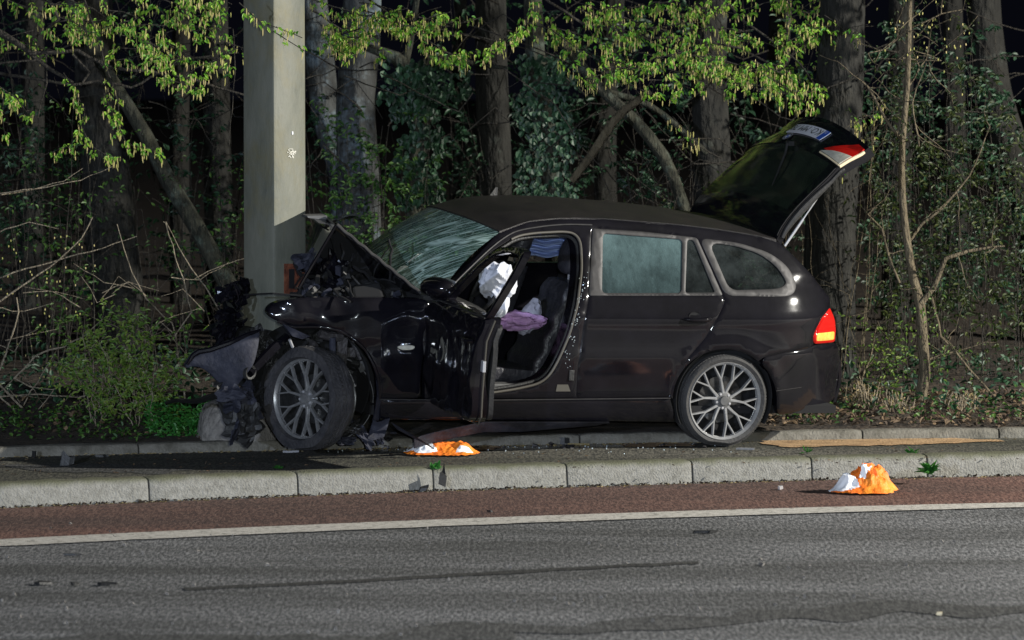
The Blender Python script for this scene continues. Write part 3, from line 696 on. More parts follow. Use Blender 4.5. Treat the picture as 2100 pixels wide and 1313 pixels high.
# windscreen
wb = Ls(905, 603); wt = Ls(1024, 477); wb.y += .02
def wsp(u, v, off=0):                          # u up, v across
    e = .5 * (1 - math.cos(math.pi * 1)) * 0
    p = wb.lerp(wt, u); y = p.y + (1.80 - 2 * p.y) * v; s = 2 * v - 1; bow = (.15 - .04 * u) * (1 - s * s)
    return Vector((p.x - bow - .03 * math.sin(math.pi * u), y, p.z + .03 * math.sin(math.pi * u) * (.5 + .5 * (1 - s * s)) + .055 * (1 - abs(s) ** 2.4) * u + off))
me = bpy.data.meshes.new('windscreen'); nu, nv = 24, 30; vs = [tuple(wsp(i / nu, j / nv)) for i in range(nu + 1) for j in range(nv + 1)]
fs = [(i * (nv + 1) + j, (i + 1) * (nv + 1) + j, (i + 1) * (nv + 1) + j + 1, i * (nv + 1) + j + 1) for i in range(nu) for j in range(nv)]
me.from_pydata(vs, [], fs); uvl = me.uv_layers.new(name='UVMap')
for lp in me.loops:
    i, j = divmod(lp.vertex_index, nv + 1); uvl.data[lp.index].uv = (j / nv * 1.5, i / nu)
link('windscreen', me, M['crack'], car, True)
# papers behind the screen
m = MB()
for (px, py, w_, h_, a_) in ((832, 556, .13, .09, .2), (868, 532, .22, .10, .5)):
    c = Lp(px, py, .60); rt = Euler((R(-38), .1, a_)).to_matrix()
    m.grid(lambda u, v: c + rt @ Vector(((u - .5) * w_, (v - .5) * h_, .01 * math.sin(u * 6))), 4, 3, (0, 0, .002))
tag(m.build('dashboard_paper', M['paper'], car), 'loose pale papers behind the shattered windscreen')
# A-pillar trim line, aperture seal
m = MB(); m.tube([Ls(x, y, yf, -.006) for x, y in chaikin([(925, 588), (960, 553), (1007, 508), (1040, 483), (1064, 472), (1121, 463), (1165, 460), (1214, 461.5)], 12, 2, False)], .0055, 6); m.build('roof_line_trim', M['satin'], car, True)
m = MB(); m.tube([Ls(x, y, yf, -.004) for x, y in chaikin([(1172, 446), (1239, 449), (1389, 461), (1473, 471), (1565, 486)], 12, 2, False)], .0018, 5); m.build('gutter_trim', M['satin'], car, True)
apc = ap + [ap[0]]
m = MB(); m.tube([Ls(x, y, yf, .002) for x, y in [p for p in ap if p[0] > 1035 or p[1] > 790]], .0085, 7, cap=False); m.build('door_seal', M['seal'], car, True)
ap2 = [((x - 1060) * .965 + 1058, (y - 640) * .955 + 640) for x, y in ap]
m = MB(); m.tube([Ls(x, y, yf, .05) for x, y in ap2 if x > 1000], .012, 7, cap=False); m.build('inner_seal', M['plastic'], car, True)
# door aperture return (depth of the pillar) and b-pillar details
m = MB(); A = [Ls(x, y, yf, .004) for x, y in ap]; A2 = [Ls(x, y, yf, .004) + Vector((0, .13, 0)) for x, y in ap]; A2 = [p + (Vector((Ls(1060, 640).x, p.y, Ls(1060, 640).z)) - p) * .05 for p in A2]
n = len(A); m.add(A + A2, [(i, (i + 1) % n, (i + 1) % n + n, i + n) for i in range(n)]); m.build('door_frame', M['paint'], car, True)
m = MB(); b1 = Ls(1142, 790); b2 = Ls(1168, 802); m.prism([Ls(1143, 789, yf, -.004), Ls(1165, 789, yf, -.004), Ls(1170, 803, yf, -.004), Ls(1140, 803, yf, -.004)], (0, .01, 0)); m.build('type_label', M['seal'], car)
m = MB(); c = Ls(1172, 770, yf, -.002); m.box(c, (.035, .012, .07)); m.build('striker', M['plastic'], car, bevel=.004)
q = random.Random(11); m = MB()
for i in range(60):
    t = q.random(); x = 1200 - 38 * t + q.uniform(-7, 7); y = 560 + 190 * t + q.uniform(-16, 16); c = Ls(x, y, yf, -.003)
    m.box(c, (q.uniform(.002, .006), .004, q.uniform(.002, .006)), Euler((q.uniform(-1, 1), q.uniform(-1, 1), q.uniform(-1, 1))).to_matrix())
tag(m.build('glass_crumbs', M['glassbit'], car), 'glass crumbs on the middle pillar', kind='stuff')
# ---- far side (mirror of the near one, all windows open)
fs_o = side + [(1381, 864), (872, 860)]
fs_o = side[:-1] + [(1384, 818), (1384, 864), (872, 860)]
hw = chaikin([(938, 600), (1008, 520), (1064, 482), (1121, 472), (1198, 473), (1200, 603)], 6)
pl = lambda ps: [(p.x, p.z) for p in (Ls(x, y) for x, y in ps)]
panel('far_body_side', pl(fs_o), M['paint'], car, [pl(hw), pl(chaikin([(1236, 478), (1424, 490), (1469, 603), (1233, 604)], 4)), pl(rsg)], mirror=True, depth=.04, step=.07, local=True)
# ---- cabin
def wire(o_, pts, r, mt, par, n=6): m = MB(); m.tube(pts, r, n); return m.build(o_, mt, par, True)
m = MB(); xa, xb_ = Ls(885, 800).x, Ls(1700, 800).x
m.box(((xa + xb_) / 2, .9, .24), (xb_ - xa, 1.62, .05)); m.build('cabin_floor', M['black'], car)
m = MB(); c = Ls(905, 640); m.grid(lambda u, v: (c.x - .10 + .45 * u, .12 + 1.56 * v, .98 - .1 * u * u + .02 * math.sin(v * 9)), 8, 12, (0, 0, -.25)); m.build('dashboard', M['plastic'], car, True)
m = MB(); m.box((c.x - .1, .9, .6), (.03, 1.56, .75)); m.build('bulkhead', M['black'], car)
m = MB(); m.box((Ls(1480, 700).x + .05, .9, .55), (1.35, 1.5, .5)); m.build('luggage_floor', M['black'], car, bevel=.03)
def seat(bx, yc, name='seat', rec=.25):
    # backrest
    m = MB()
    def sec(u, v):
        a = 2 * math.pi * v; hw_ = .25 * (1 - .25 * u ** 3); th = .075 * (1 - .3 * u); cx, cy = math.cos(a), math.sin(a)
        px = math.copysign(abs(cx) ** .6, cx) * th; py = math.copysign(abs(cy) ** .6, cy) * hw_
        px -= .05 * (abs(py) / hw_) ** 3 if cx < 0 else 0
        return Vector((bx + rec * u + px + .012 * math.sin(u * 26) * (1 if cx < 0 else 0), yc + py, .42 + .62 * u))
    m.grid(sec, 30, 28); m.v[-1]; top = [sec(1, j / 28) for j in range(28)]; m.add(top, [tuple(range(28))])
    o = m.build(name, M['leather'], car, True, angle=60)
    m = MB()
    def cu(u, v):
        a = 2 * math.pi * v; cx, cz = math.cos(a), math.sin(a)
        return Vector((bx - .50 + .55 * u, yc + math.copysign(abs(cx) ** .5, cx) * .25, .40 + math.copysign(abs(cz) ** .6, cz) * .075 + .04 * (abs(cx) ** 4) + .05 * (1 - u)))
    m.grid(cu, 10, 24); m.add([cu(0, j / 24) for j in range(24)], [tuple(range(24))]); m.build('seat_cushion', M['leather'], o, True, angle=60)
    m = MB(); h = Vector((bx + rec + .03, yc, 1.21))
    def hd(u, v):
        th, ph = math.pi * u, 2 * math.pi * v; s = math.sin(th) ** .55
        return h + Vector((math.cos(ph) * s * .075 + .03 * math.cos(th), math.copysign(abs(math.sin(ph)) ** .6, math.sin(ph)) * s * .14, math.cos(th) * .125))
    m.grid(hd, 14, 22); m.build('headrest', M['leather'], o, True, angle=80)
    for d in (-.06, .06): m = MB(); m.tube([(h.x, yc + d, 1.02), (h.x, yc + d, 1.12)], .007, 6); m.build('headrest_post', M['chrome'], o, True)
    return o
sx = Lp(1085, 760, .42).x
seat(sx, .45); seat(sx - .03, 1.33)
m = MB()
for yc in (.55, 1.25): m.box((Ls(1330, 700).x, yc, .80), (.14, .6, .62), Euler((0, R(18), 0)).to_matrix())
m.build('rear_bench', M['leather'], car, bevel=.04)
# seat base details
m = MB(); m.box(Lp(1055, 768, .30), (.30, .12, .06)); m.build('seat_side_trim', M['grey_trim'], car, bevel=.015)
m = MB(); m.box(Lp(1040, 790, .14), (.46, .10, .03)); m.build('sill_plate', M['grey_trim'], car, bevel=.008)
# curtain airbag across the far windows
def curt(u, v):
    x = Lp(1072, 505, 1.5).x + (Lp(1195, 505, 1.5).x - Lp(1072, 505, 1.5).x) * u; z0 = Lp(1130, 484, 1.5).z; z1 = Lp(1130, 525, 1.5).z
    return Vector((x, 1.46 + .03 * math.sin(v * 25) - .02 * v, z0 + .02 + (z1 - z0 - .02) * v + .008 * math.sin(u * 14)))
m = MB(); m.grid(curt, 22, 24, (0, .01, 0)); tag(m.build('curtain_airbag', M['blue_bag'], car, True), 'pale blue curtain airbag hanging at the far window')
# crumpled cloth helper
def crumple(name, c, size, mt, parent, seed, fn=None, sub=4, amp=.35, freq=2.4):
    bm = bmesh.new(); bmesh.ops.create_icosphere(bm, subdivisions=sub, radius=1)
    for v in bm.verts:
        p = v.co.copy(); q_ = p * freq + Vector((seed, seed * 2, 0))
        r = 1 + amp * (1 - 2 * abs(noise.noise(q_))) * .6 + amp * .5 * (.5 - abs(noise.noise(q_ * 2.3))) + amp * .10 * noise.noise(q_ * 3.3)
        p = p * r
        if fn: p = fn(p)
        v.co = Vector(c) + Vector((p.x * size[0], p.y * size[1], p.z * size[2]))
    me = bpy.data.meshes.new(name); bm.to_mesh(me); bm.free(); o = link(name, me, mt, parent, True); me.set_sharp_from_angle(angle=R(30)); return o
def bagshape(p): return Vector((p.x + (.35 * p.z if p.z < 0 else 0), p.y, p.z))
tag(crumple('airbag', Lp(1022, 577, .30), (.092, .09, .098), M['airbag'], car, 3.3, None, 5, .55, 1.1), 'white deployed driver airbag hanging from the steering wheel')
crumple('airbag_tail', Lp(1027, 618, .28), (.045, .05, .085), M['airbag'], bpy.data.objects['airbag'], 5.1, None, 3, .5, 1.6)
st = Lp(1000, 590, .42); m = MB(); rt = Euler((0, R(-62), 0)).to_matrix()
m.tube([st + rt @ Vector((math.cos(a) * .185, math.sin(a) * .185, 0)) for a in [2 * math.pi * k / 32 for k in range(33)]], .014, 8, cap=False)
for a in (0, 2.1, 4.2): m.tube([st, st + rt @ Vector((math.cos(a) * .18, math.sin(a) * .18, 0))], .012, 6)
m.build('steering_wheel', M['plastic'], car, True)
# belt
m = MB(); m.grid(lambda u, v: Lp(1176, 560, .22).lerp(Lp(1118, 770, .20), u) + Vector((.03 * v, -.02, 0)), 8, 1, (0, .003, 0)); m.build('seat_belt', M['grey_trim'], car)
cl = CM @ Lp(1062, 658, .38)
cloth = crumple('lilac_cloth', (0, 0, 0), (.135, .10, .05), M['purple'], None, 8.8, None, 4, .6, 1.3); cloth.location = cl
tag(cloth, 'crumpled lilac cloth lying on the driver seat under the airbag', 'cloth')
cl = CM @ Lp(1086, 650, .36); c2 = crumple('grey_cloth', (0, 0, 0), (.05, .05, .10), M['grey_cloth'], None, 2.8, None, 3, .5, 1.6); c2.location = cl; c2.rotation_euler = (0, R(25), 0)
tag(c2, 'grey cloth draped next to the lilac cloth on the seat', 'cloth')

# ---- wheels
M['alloy_dark'] = noisy('darker_alloy', [(.3, g3(.20)), (.7, g3(.33))], 20, 3, .28, metal=.5)  # darker tone of the alloy, for the broken wheel
def make_wheel(parent, Mx, flat=False, broken=False):
    alloy = M['alloy_dark'] if broken else M['alloy']
    RO, RT, WD = .258, .305 if not broken else .328, .225
    w_ = MB()
    w_.lathe([(RO - .012, .006), (RO - .003, -.004), (RO, .004), (RO - .001, .02), (RO - .008, .03), (RO - .02, .035)], 72)
    w_.lathe([(RO - .012, .006), (RO - .018, .014), (RO - .019, .05)], 72)
    def spoke(r0, a0, r1, a1, w0, w1, y0, y1):
        p = Vector((r0 * math.cos(a0), y0, r0 * math.sin(a0))); q = Vector((r1 * math.cos(a1), y1, r1 * math.sin(a1)))
        t = (q - p).normalized(); s = t.cross(Vector((0, 1, 0))).normalized(); d = Vector((0, .028, 0))
        vs = []
        for c, w__ in ((p, w0), (q, w1)):
            for k, (a, b) in enumerate(((-.5, .16), (-.32, 0), (.32, 0), (.5, .16), (.42, 1), (-.42, 1))): vs.append(c + s * a * w__ + d * b)
        w_.add(vs, [(k, (k + 1) % 6, (k + 1) % 6 + 6, k + 6) for k in range(6)] + [tuple(range(5, -1, -1)), tuple(range(6, 12))])
    for k in range(5):
        for sg in (-1, 1):
            a = 2 * math.pi * k / 5 + math.pi / 2 + sg * .235; rt_ = .145; am = 2 * math.pi * k / 5 + math.pi / 2 + sg * .30
            spoke(.045, a - sg * .1, .10, a + sg * .02, .020, .017, .022, .022)
            spoke(.10, a + sg * .02, rt_, am, .017, .015, .022, .017)
            spoke(rt_, am, RO - .014, am + .16, .013, .010, .017, .010)
            spoke(rt_, am, RO - .014, am - .16, .013, .010, .017, .010)
    o = w_.build('wheel', alloy, parent, True, angle=30); o.matrix_local = Mx
    m = MB(); m.lathe([(0, .022), (.05, .022), (.062, .03), (.062, .07)], 30); m.lathe([(0, .004), (.028, .006), (.032, .012), (.032, .03)], 24); m.build('hub_cap', M['grey_trim'] if not broken else alloy, o, True, angle=40)
    m = MB()
    for k in range(5):
        a = 2 * math.pi * (k + .5) / 5 + math.pi / 2; m = MB(); m.lathe([(0, .012), (.008, .013), (.009, .03)], 8, (.048 * math.cos(a), .006, .048 * math.sin(a))); m.build('wheel_bolt', M['chrome'], o, True, angle=40)
    m = MB(); m.lathe([(RO - .02, .035), (RO - .024, .09), (RO - .03, .20), (RO - .008, .225)], 72); m.build('rim_barrel', M['dark_alloy'], o, True)
    m = MB(); m.lathe([(.05, .085), (.155, .085), (.155, .105), (.05, .105)], 40); m.build('brake_disc', M['dark_alloy'], o, True, angle=40)
    m = MB(); m.lathe([(RO - .026, .15), (.02, .15)], 40); m.build('wheel_backing', M['black'], o)
    m = MB(); prof = [(RO - .006, .006), (RO + .006, -.001), (RO + (RT - RO) * .5, -.008), (RT - .010, .002), (RT - .002, .018), (RT, .03)]
    g = .008
    for yy in (.06, .105, .15): prof += [(RT, yy - .006), (RT - g, yy - .004), (RT - g, yy + .004), (RT, yy + .006)]
    prof += [(RT, .19), (RT - .004, .21), (RT - .02, .225), (RO, .215)]
    def wob(a, r, y):
        if r < RO + .008: return 1.0
        if broken: return 1 + .055 * noise.noise(Vector((math.cos(a) * 1.6, math.sin(a) * 1.6, y * 6))) + .02 * math.sin(a * 7)
        s = math.sin(a); k = 1.0
        if s < -.93: k = min(1, .965 / -s) if -s > .965 else 1
        return k
    if broken: prof = [(r, y * .62 - (.035 if .262 < r < .33 and y < .01 else 0)) for r, y in prof]
    m.lathe(prof, 120, wob=wob)
    # shoulder blocks
    for k in range(72 if broken else 90):
        a = 2 * math.pi * k / (72 if broken else 90); kk_ = wob(a, RT, .03)
        c = Vector((math.cos(a) * (RT * kk_ - .001), .036, math.sin(a) * (RT * kk_ - .001)))
        m.box(c, (.008, .034, .016), Matrix.Rotation(-a, 3, 'Y'))
    t = m.build('tyre', M['dusty_rubber'] if broken else M['rubber'], o, True, angle=40); return o
wr = Lp(1487, 823, .015)
make_wheel(car, Matrix.Translation((wr.x, .015, wr.z)) @ Matrix.Rotation(R(6), 4, 'Y'))
far_w = make_wheel(car, Matrix.Translation((wr.x, 1.785, wr.z)) @ Matrix.Rotation(math.pi, 4, 'Z'))
wfp = Lp(621, 818, .10)
fw = make_wheel(car, Matrix.Translation(wfp) @ Matrix.Rotation(R(-64), 4, 'Z') @ Matrix.Rotation(R(8), 4, 'Y') @ Matrix.Rotation(R(-4), 4, 'X'), broken=True)
fw['label'] = 'broken front wheel twisted outwards with its tyre off the bead'
# broken off barrel ring behind the front wheel
m = MB(); m.lathe([(.262, .0), (.272, -.012), (.268, .004), (.258, .012), (.252, .05), (.25, .10), (.27, .12)], 60)
o = m.build('rim_barrel', M['dark_alloy'], car, True, angle=40); c = Lp(678, 817, .42); o.matrix_local = Matrix.Translation(c) @ Matrix.Rotation(R(-14), 4, 'Z')
m = MB(); m.lathe([(.268, -.002), (.276, -.014), (.279, -.002)], 60); m.build('rim_lip', M['chrome'], o, True)
# wheel housings
def housing(cx, cz, y0, y1, r, mt, sg=1):
    m = MB(); m.lathe([(r, y0), (r - .004, y0 + .004 * sg), (r, (y0 + y1) / 2), (r, y1), (.0, y1)], 40, (cx, 0, cz), a0=-.5, a1=math.pi + .5); return m.build('wheel_housing', mt, car, True)
housing(wr.x, wr.z + .01, .03, .38, .345, M['black']); housing(wr.x, wr.z + .01, 1.77, 1.42, .345, M['black'], -1)
ffc = Lp(668, 812, .1)
housing(ffc.x, ffc.z + .03, .30, .62, .37, M['black'])

# ---- front door, closed shape then swung open about its hinge
hx = Ls(873, 720); BETA = R(-94)
DX = Matrix.Translation((hx.x, hx.y + .01, 0)) @ Matrix.Rotation(BETA, 4, 'Z') @ Matrix.Translation((-hx.x, -hx.y - .01, 0))
def door_dent(x, z):
    return .030 * noise.noise(Vector((x * 4, z * 4, 1))) + .018 * noise.noise(Vector((x * 9, z * 6, 4)))
dlo = [(872, 640), (880, 622), (900, 611), (1197, 606), (1196, 651), (1184, 752), (1172, 800), (1150, 817), (876, 820), (869, 740)]
fd = panel('front_door', chaikin(dlo, 8), M['paint'], car, depth=.10, back=True, xf=DX, dent=door_dent, step=.03)
fd['label'] = 'dented front door swung wide open'
panel('door_card', chaikin([(890, 640), (905, 622), (1185, 616), (1184, 651), (1172, 752), (1160, 800), (1140, 808), (890, 812)], 8), M['plastic'], fd, off=.112, depth=.03, back=True, xf=DX, step=.08, edge=0)
fo = [(876, 606), (927, 584), (1007, 509), (1060, 474), (1121, 464), (1185, 463), (1203, 468), (1207, 520), (1199, 607), (1190, 607), (880, 612)]
fh = chaikin([(955, 601), (1012, 528), (1064, 490), (1124, 477), (1180, 476), (1192, 484), (1194, 520), (1187, 602)], 6)
panel('window_frame', chaikin(fo, 6), M['paint'], fd, [fh], depth=.045, back=True, xf=DX, step=.04)
m = MB(); m.tube([DX @ (Ls(x, y, yf, -.004)) for x, y in chaikin([(876, 616), (927, 608), (1050, 607), (1198, 606)], 6, 2, False)], .005, 5); m.build('belt_trim', M['satin'], fd, True)
m = MB(); m.tube([DX @ (Ls(x, y, yf, .06)) for x, y in ([(1199, 607), (1196, 651), (1184, 752), (1172, 800), (1150, 817), (1000, 819)])], .006, 6); m.build('edge_seal', M['seal'], fd, True)
handle(1160, 655, fd, DX)
m = MB(); m.box(DX @ Ls(1189, 700, yf, .05), (.05, .02, .07), DX.to_3x3()); m.build('door_latch', M['chrome'], fd, bevel=.004)
# mirror
mc = Lp(898, 590, -.08)
mir = MB()
def ms(u, v):
    th, ph = math.pi * u, 2 * math.pi * v; s = math.sin(th) ** .6
    return mc + Vector((math.cos(ph) * s * .085 - .03 * math.cos(th), math.cos(th) * .11, math.sin(ph) * s * .068))
mir.grid(ms, 14, 20); mo = mir.build('wing_mirror', M['paint'], car, True, angle=80)
m = MB(); m.tube([mc + Vector((0, .1, -.03)), mc + Vector((.05, .18, -.06))], [.03, .04], 8); m.build('mirror_foot', M['plastic'], mo, True)
m = MB(); m.grid(lambda u, v: mc + Vector((.085, (u - .5) * .17, (v - .5) * .10)), 2, 2, (.004, 0, 0)); m.build('mirror_glass', M['chrome'], mo)
# ---- front wing
def wing_dent(x, z):
    d = .020 * noise.noise(Vector((x * 3.2, z * 3, 6))) + .012 * noise.noise(Vector((x * 8, z * 7, 2)))
    d += .016 * (1 - 2 * abs(noise.noise(Vector((x * 3.4 + z, z * 2.6, 11))))) * min(1, max(0, -1.9 - x))
    f = max(0, (-2.55 - x)) * .10
    return d * (1 + max(0, -2.3 - x) * 2) + f * (1 if z > .75 else .5)
wing = [(556, 645), (566, 630), (590, 618), (640, 613), (780, 611), (868, 613), (882, 622), (871, 700), (864, 770), (862, 817), (779, 819), (775, 771), (764, 742), (751, 719), (725, 694), (693, 677), (653, 670), (620, 672), (596, 671), (570, 659)]
wg = panel('front_wing', chaikin(wing, 7), M['paint'], car, dent=wing_dent, depth=.05, step=.03)
panel('side_repeater', chaikin([(814, 712), (822, 708.5), (846, 708.5), (853, 712), (846, 718), (822, 718)], 3), M['lens_clear'], wg, off=-.012, dent=wing_dent, depth=.02, step=.02, edge=.005, ew=.006)
m = MB(); m.tube([Ls(x, y, yf, wing_dent(Ls(x, y).x, Ls(x, y).z) - .002) for x, y in chaikin([(570, 659), (596, 671), (653, 670), (693, 677), (725, 694), (751, 719), (764, 742), (775, 771), (779, 819)], 6, 2, False)], .010, 7, flat=.6); m.build('arch_lip', M['paint'], wg, True)
# torn wheel liner
m = MB(); m.grid(lambda u, v: Lp(764 + 10 * math.sin(u * 3.1) + 12 * v, 745 + 118 * u, .02 + .05 * v + .03 * math.sin(u * 8)) , 16, 4, (0, .01, 0)); tag(m.build('wheel_liner', M['scuffed'], car, True), 'torn grey wheel-arch liner hanging behind the front wheel')
m = MB(); m.grid(lambda u, v: Lp(766 + 34 * v - 12 * u, 862 + 38 * u + 4 * math.sin(v * 5), .05 + .02 * math.sin(u * 5)), 8, 4, (0, .012, 0)); m.build('liner_flap', M['scuffed'], car, True)
# ---- bonnet buckled into a tent
h0 = Lp(860, 602, .14); h1 = Lp(688, 462, .10); h2 = Lp(612, 590, .16)
f0 = Vector((h0.x - .03, 1.66, h0.z)); f1 = Vector((h1.x + .34, 1.45, h1.z + .0)); fl = lambda px, py, Y: CI @ W(px, py, Y)
g1 = fl(648, 446, 30.3); f2 = fl(606, 588, 30.1)
def hoodsec(a, b, c, d, cr, seed):             # a,b near edge; c,d far edge
    def fn(u, v):
        p = a.lerp(b, u).lerp(c.lerp(d, u), v); s = math.sin(math.pi * v)
        return p + Vector((-.02 * s, 0, cr * s * math.sin(math.pi * u) + .035 * s * noise.noise(Vector((u * 3 + seed, v * 4, seed)))  ))
    return fn
m = MB(); m.grid(hoodsec(h0, h1, f0, f1, .05, 1), 18, 22, (.004, 0, -.014)); bn = m.build('bonnet', M['paint'], car, True, angle=50)
bn['label'] = 'bonnet buckled upwards into a tent'
m = MB(); m.grid(hoodsec(h1, h2, g1, f2, -.03, 5), 14, 22, (.01, 0, -.010)); m.build('bonnet_front', M['paint'], bn, True, angle=50)
m = MB(); m.tube([h0.lerp(h1, t) + Vector((.004, -.012, .004 + .004 * math.sin(t * 40))) for t in [k / 24 for k in range(25)]], [.010] * 25, 6, flat=.7); m.build('bonnet_edge', M['satin'], bn, True)
m = MB(); m.tube([h1.lerp(h2, t) + Vector((0, -.006, 0)) for t in [k / 12 for k in range(13)]], .009, 6); m.build('bonnet_front_edge', M['paint'], bn, True)
k0 = Lp(734, 441, .5); k1 = Lp(690, 452, .25); k2 = Lp(634, 446, .7); k3 = Lp(688, 470, .12)
m = MB(); m.grid(lambda u, v: k1.lerp(k0, u).lerp(k3.lerp(k2, u), v) + Vector((0, 0, .02 * math.sin(v * 4 + u * 3))), 8, 8, (0, 0, -.012)); m.build('bonnet_corner', M['paint'], bn, True)
m = MB(); m.prism([Lp(630, 443, .6), Lp(670, 442, .6), Lp(673, 452, .6), Lp(632, 447, .6)], (0, .1, 0)); m.build('hinge_panel', M['grey_trim'], bn)
# ---- engine bay clutter
m = MB(); shade_o = [(610, 606), (618, 575), (650, 515), (690, 472), (760, 530), (850, 606)]
m.prism([Lp(x, y, .85) for x, y in shade_o], (0, .02, 0)); m.build('bonnet_shade_sheet', M['black'], bn)  # black sheet added to stand for the dark space under the bonnet
m = MB(); m.prism([Lp(x, y, .9) for x, y in [(596, 600), (600, 690), (760, 690), (860, 600)]], (0, .02, 0)); m.build('engine_bay_wall', M['black'], car)
q = random.Random(21); eb = [('engine_block', (735, 590), .85, (.55, .55, .42)), ('air_box', (700, 585), .55, (.32, .35, .25)), ('battery_tray', (800, 592), .55, (.30, .30, .16)), ('strut_tower', (748, 596), .30, (.22, .22, .16))]
for nme, (px, py), yy, dm in eb:
    c = Lp(px, py, yy); c.z -= dm[2] / 2 - .04; m = MB(); m.box(c, dm, Euler((q.uniform(-.2, .2), q.uniform(-.2, .2), q.uniform(-.3, .3))).to_matrix(), .85); m.build(nme, M['black'], car, bevel=.02)
m = MB(); m2 = MB()
for i in range(110):
    px = q.uniform(632, 838); top = 602 - max(0, (60 - abs(px - 700) * .55)) ; py = q.uniform(max(548, top), 604); c = Lp(px, py, q.uniform(.22, .8))
    (m if q.random() < .72 else m2).box(c, (q.uniform(.02, .09), q.uniform(.02, .07), q.uniform(.008, .04)), Euler([q.uniform(-1.2, 1.2) for _ in range(3)]).to_matrix(), q.uniform(.5, 1))
tag(m.build('engine_clutter', M['plastic'], car, bevel=.003), kind='stuff'); tag(m2.build('engine_fragments', M['scuffed'], car, bevel=.003), kind='stuff')
m = MB()
for i in range(12):
    p = Lp(q.uniform(640, 800), q.uniform(560, 600), q.uniform(.2, .7)); pts = [p]; d = Vector((q.uniform(-1, 1), q.uniform(-.5, .5), q.uniform(-.3, .5)))
    for k in range(7): d = (d + Vector([q.uniform(-.5, .5) for _ in range(3)])).normalized(); pts.append(pts[-1] + d * .045)
    m.tube(pts, q.uniform(.005, .012), 6)
m.build('hoses', M['black'], car, True)
m = MB(); m.tube([Lp(702, 545, .4), Lp(745, 592, .35)], .009, 6); m.tube([Lp(690, 560, .5), Lp(705, 520, .55), Lp(700, 500, .6)], .007, 6); m.build('bonnet_stay', M['satin'], car, True)
# suspension in the wheel arch
m = MB(); m.tube([Lp(682, 692, .28), Lp(683, 768, .30)], .022, 10); m.build('strut', M['scuffed'], car, True)
m = MB(); m.tube([Lp(655, 684, .30), Lp(672, 690, .30), Lp(700, 692, .32)], .03, 8); m.box(Lp(698, 718, .34), (.07, .06, .17)); m.box(Lp(716, 722, .40), (.07, .05, .06)); m.tube([Lp(740, 738, .3), Lp(722, 700, .35)], .012, 6)
m.tube([Lp(640, 700, .4), Lp(660, 740, .45), Lp(700, 800, .5)], .025, 8); m.build('suspension', M['underbody'], car, True, angle=40)
m = MB(); m.tube([Lp(709, 758, .24), Lp(722, 784, .24)], .017, 10); m.tube([Lp(722, 784, .24), Lp(729, 792, .24)], .008, 8); m.build('link_rod', M['chrome'], car, True)
m = MB(); m.tube([Lp(594, 697, .12), Lp(600, 712, .14)], .010, 8); m.build('headlamp_bulb', M['chrome'], car, True)
m = MB()
for i in range(60):
    c = Lp(q.uniform(585, 760), q.uniform(678, 800), q.uniform(.35, .6)); m.box(c, [q.uniform(.015, .07) for _ in range(3)], Euler([q.uniform(-1.5, 1.5) for _ in range(3)]).to_matrix(), q.uniform(.4, 1))
tag(m.build('arch_wreckage', M['plastic'], car, bevel=.003), kind='stuff')
m = MB(); m.box((ffc.x + .15, 1.0, .45), (.9, .9, .35)); m.build('subframe', M['black'], car)
m = MB(); c = Lp(668, 815, .42)
for i in range(70):
    a = q.uniform(0, 6.28); r_ = q.uniform(.05, .24); m.box(c + Vector((math.cos(a) * r_, q.uniform(0, .1), math.sin(a) * r_)), [q.uniform(.01, .04) for _ in range(3)], Euler([q.uniform(-1.5, 1.5) for _ in range(3)]).to_matrix())
tag(m.build('brake_wreckage', M['paint'], car), kind='stuff')
# ---- front bumper remains
BB = [(380, 750), (394, 728), (408, 719), (432, 716), (470, 702), (510, 683), (535, 676), (533, 700), (528, 722), (520, 745), (505, 765), (490, 785), (476, 803), (458, 801), (452, 790), (436, 770), (416, 755), (396, 751), (384, 757)]
def bsurf(x, z): return .10 + .5 * max(0, (-3.25 - x)) ** 1.2 + .04 * math.sin(z * 9) 
def bdent(x, z): return .03 * noise.noise(Vector((x * 5, z * 5, 9)))
fb = panel('front_bumper', chaikin(BB, 6), M['scuffed'], car, surf=bsurf, dent=bdent, depth=.035, back=True, step=.03)
fb['label'] = 'torn scuffed grey corner of the front bumper sticking out left of the pole'
m = MB(); m.tube([Ls(x, y, bsurf, -.008) for x, y in [(384, 748), (396, 729), (408, 721), (432, 717), (470, 704), (510, 685), (534, 677)]], [.008, .016, .018, .018, .016, .014, .010], 8); m.build('bumper_lip', M['paint'], fb, True)
m = MB(); m.lathe([(.032, .0), (.045, -.005), (.05, .01), (.04, .12)], 24); o = m.build('fog_lamp_tube', M['plastic'], fb, True); c = Lp(514, 764, .06); o.matrix_local = Matrix.Translation(c) @ Matrix.Rotation(R(25), 4, 'Z')
m = MB(); m.tube([Lp(512, 765, .09), Lp(560, 715, .16), Lp(588, 690, .22)], [.03, .034, .024], 8); m.build('bumper_bracket', M['paint'], fb, True)
def shard(name, px, py, y, w_, h_, mt, par, seed, tilt=None, th=.005):
    qs = random.Random(seed); c = Lp(px, py, y); rt = Euler(tilt or (qs.uniform(-.7, .7), qs.uniform(-1.5, 1.5), qs.uniform(-.7, .7))).to_matrix(); k1, k2 = qs.uniform(-1.2, 1.2), qs.uniform(-1.2, 1.2)
    def f(u, v):
        a, b = (u - .5) * w_, (v - .5) * h_; e = 1 + .55 * noise.noise(Vector((u * 3 + seed, v * 3, seed * .3)))
        return c + rt @ Vector((a * e, k1 * a * a * 4 + k2 * b * b * 4 + .03 * noise.noise(Vector((u * 5, v * 5, seed))), b * e))
    m = MB(); m.grid(f, 7, 7, rt @ Vector((0, th, 0))); return m.build(name, mt, par, False)
sq = random.Random(4)
